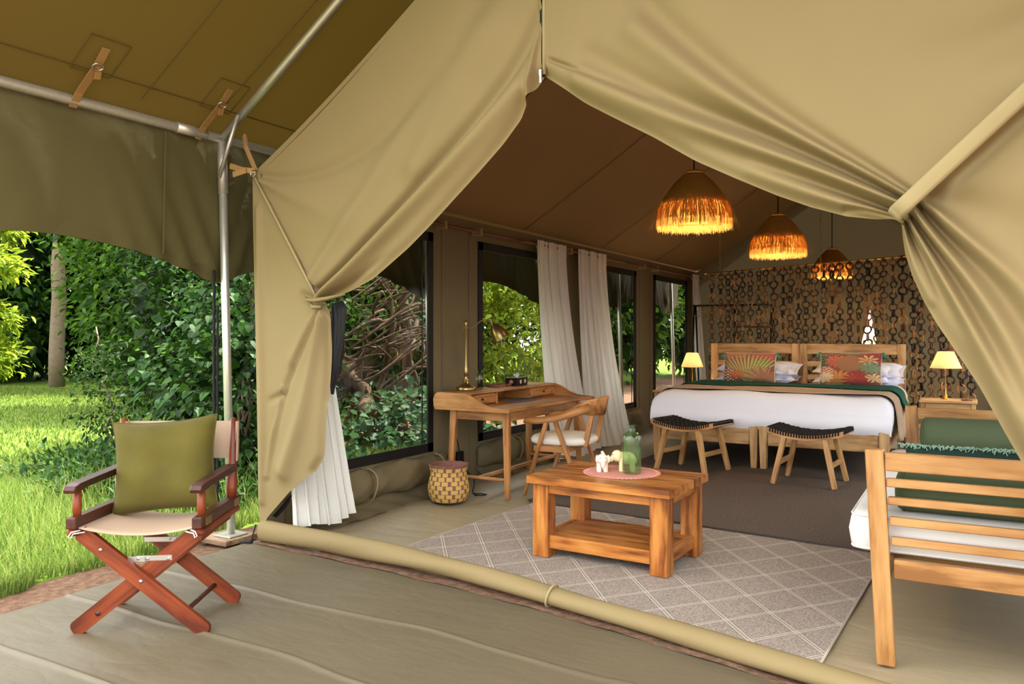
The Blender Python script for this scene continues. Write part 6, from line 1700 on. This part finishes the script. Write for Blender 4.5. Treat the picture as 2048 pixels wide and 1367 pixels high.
# grass blades
def blades_mesh(name, label, n_, fx, hh, ww, mat):
    x, y = fx(n_); m = len(x)
    h = hh * rng.uniform(0.5, 1.4, m); w_ = ww * rng.uniform(0.7, 1.3, m); a = rng.uniform(0, 2 * PI, m); b_ = rng.uniform(0.1, 0.7, m); ba = rng.uniform(0, 2 * PI, m)
    z0 = np.full(m, -0.055)
    sx, sy = np.cos(a) * w_ / 2, np.sin(a) * w_ / 2; bx, by = np.cos(ba) * b_ * h, np.sin(ba) * b_ * h
    V = np.stack([np.stack([x - sx, y - sy, z0], 1), np.stack([x + sx, y + sy, z0], 1), np.stack([x + sx * .7 + bx * .35, y + sy * .7 + by * .35, z0 + h * .6], 1), np.stack([x - sx * .7 + bx * .35, y - sy * .7 + by * .35, z0 + h * .6], 1), np.stack([x + bx, y + by, z0 + h], 1)], 1).reshape(-1, 3)
    b0 = np.arange(m)[:, None] * 5
    F = np.concatenate([b0 + np.array([[0, 1, 2]]), b0 + np.array([[0, 2, 3]]), b0 + np.array([[3, 2, 4]])], 0)
    o_ = fast_mesh(name, V, F, M[mat]); tag(o_, label, 'grass', kind='stuff'); return o_
def near_strip(n_):
    x = -4.30 - 4.0 * rng.random(n_) ** 1.6; y = 0.6 + 5.0 * rng.random(n_); k = (np.sin(2.3 * x + 1.1 * y) * np.sin(1.7 * y) > -0.75) & (x < -4.36 - 0.05 * np.sin(5 * y) - 0.04 * np.sin(13 * y))
    return x[k], y[k]
blades_mesh('lawn_grass', 'fresh green grass along the verandah edge', 60000, near_strip, 0.10, 0.007, 'grass')
blades_mesh('tall_grass', 'long pale grass stalks at the verandah edge', 1500, lambda n_: (-4.5 - 1.8 * rng.random(n_), 1.0 + 3.6 * rng.random(n_)), 0.34, 0.006, 'grass')
def far_lawn(n_):
    return -7.5 - 14 * rng.random(n_), 1.5 + 10 * rng.random(n_)
blades_mesh('distant_lawn', 'mown sunlit lawn beyond the thicket', 60000, far_lawn, 0.06, 0.02, 'grass')
blades_mesh('wall_grass', 'grass tufts growing outside the first window', 12000, lambda n_: (-4.6 - 1.6 * rng.random(n_), 5.4 + 4.0 * rng.random(n_)), 0.13, 0.008, 'grass')

for (xy, lab) in (((14.0, 6.0), 'round leafy garden tree on the open side of the tent'), ((15.5, 13.0), 'tall leafy garden tree behind the open side of the tent'), ((9.5, 20.0), 'leafy garden tree past the back corner of the tent')):
    plant('garden_tree', lab, 'tree', xy, [(xy[0], xy[1], 2.0, 2.2, 2.0, 1.5), (xy[0], xy[1], 4.2, 2.4, 2.2, 1.8)], 5000, 0.22, 0.55, 'leaf_mid', [(wig((xy[0], xy[1], 0), (xy[0], xy[1], 4), sd=1, a=0.2), 0.15, 0.07)], group='garden trees beside the tent')
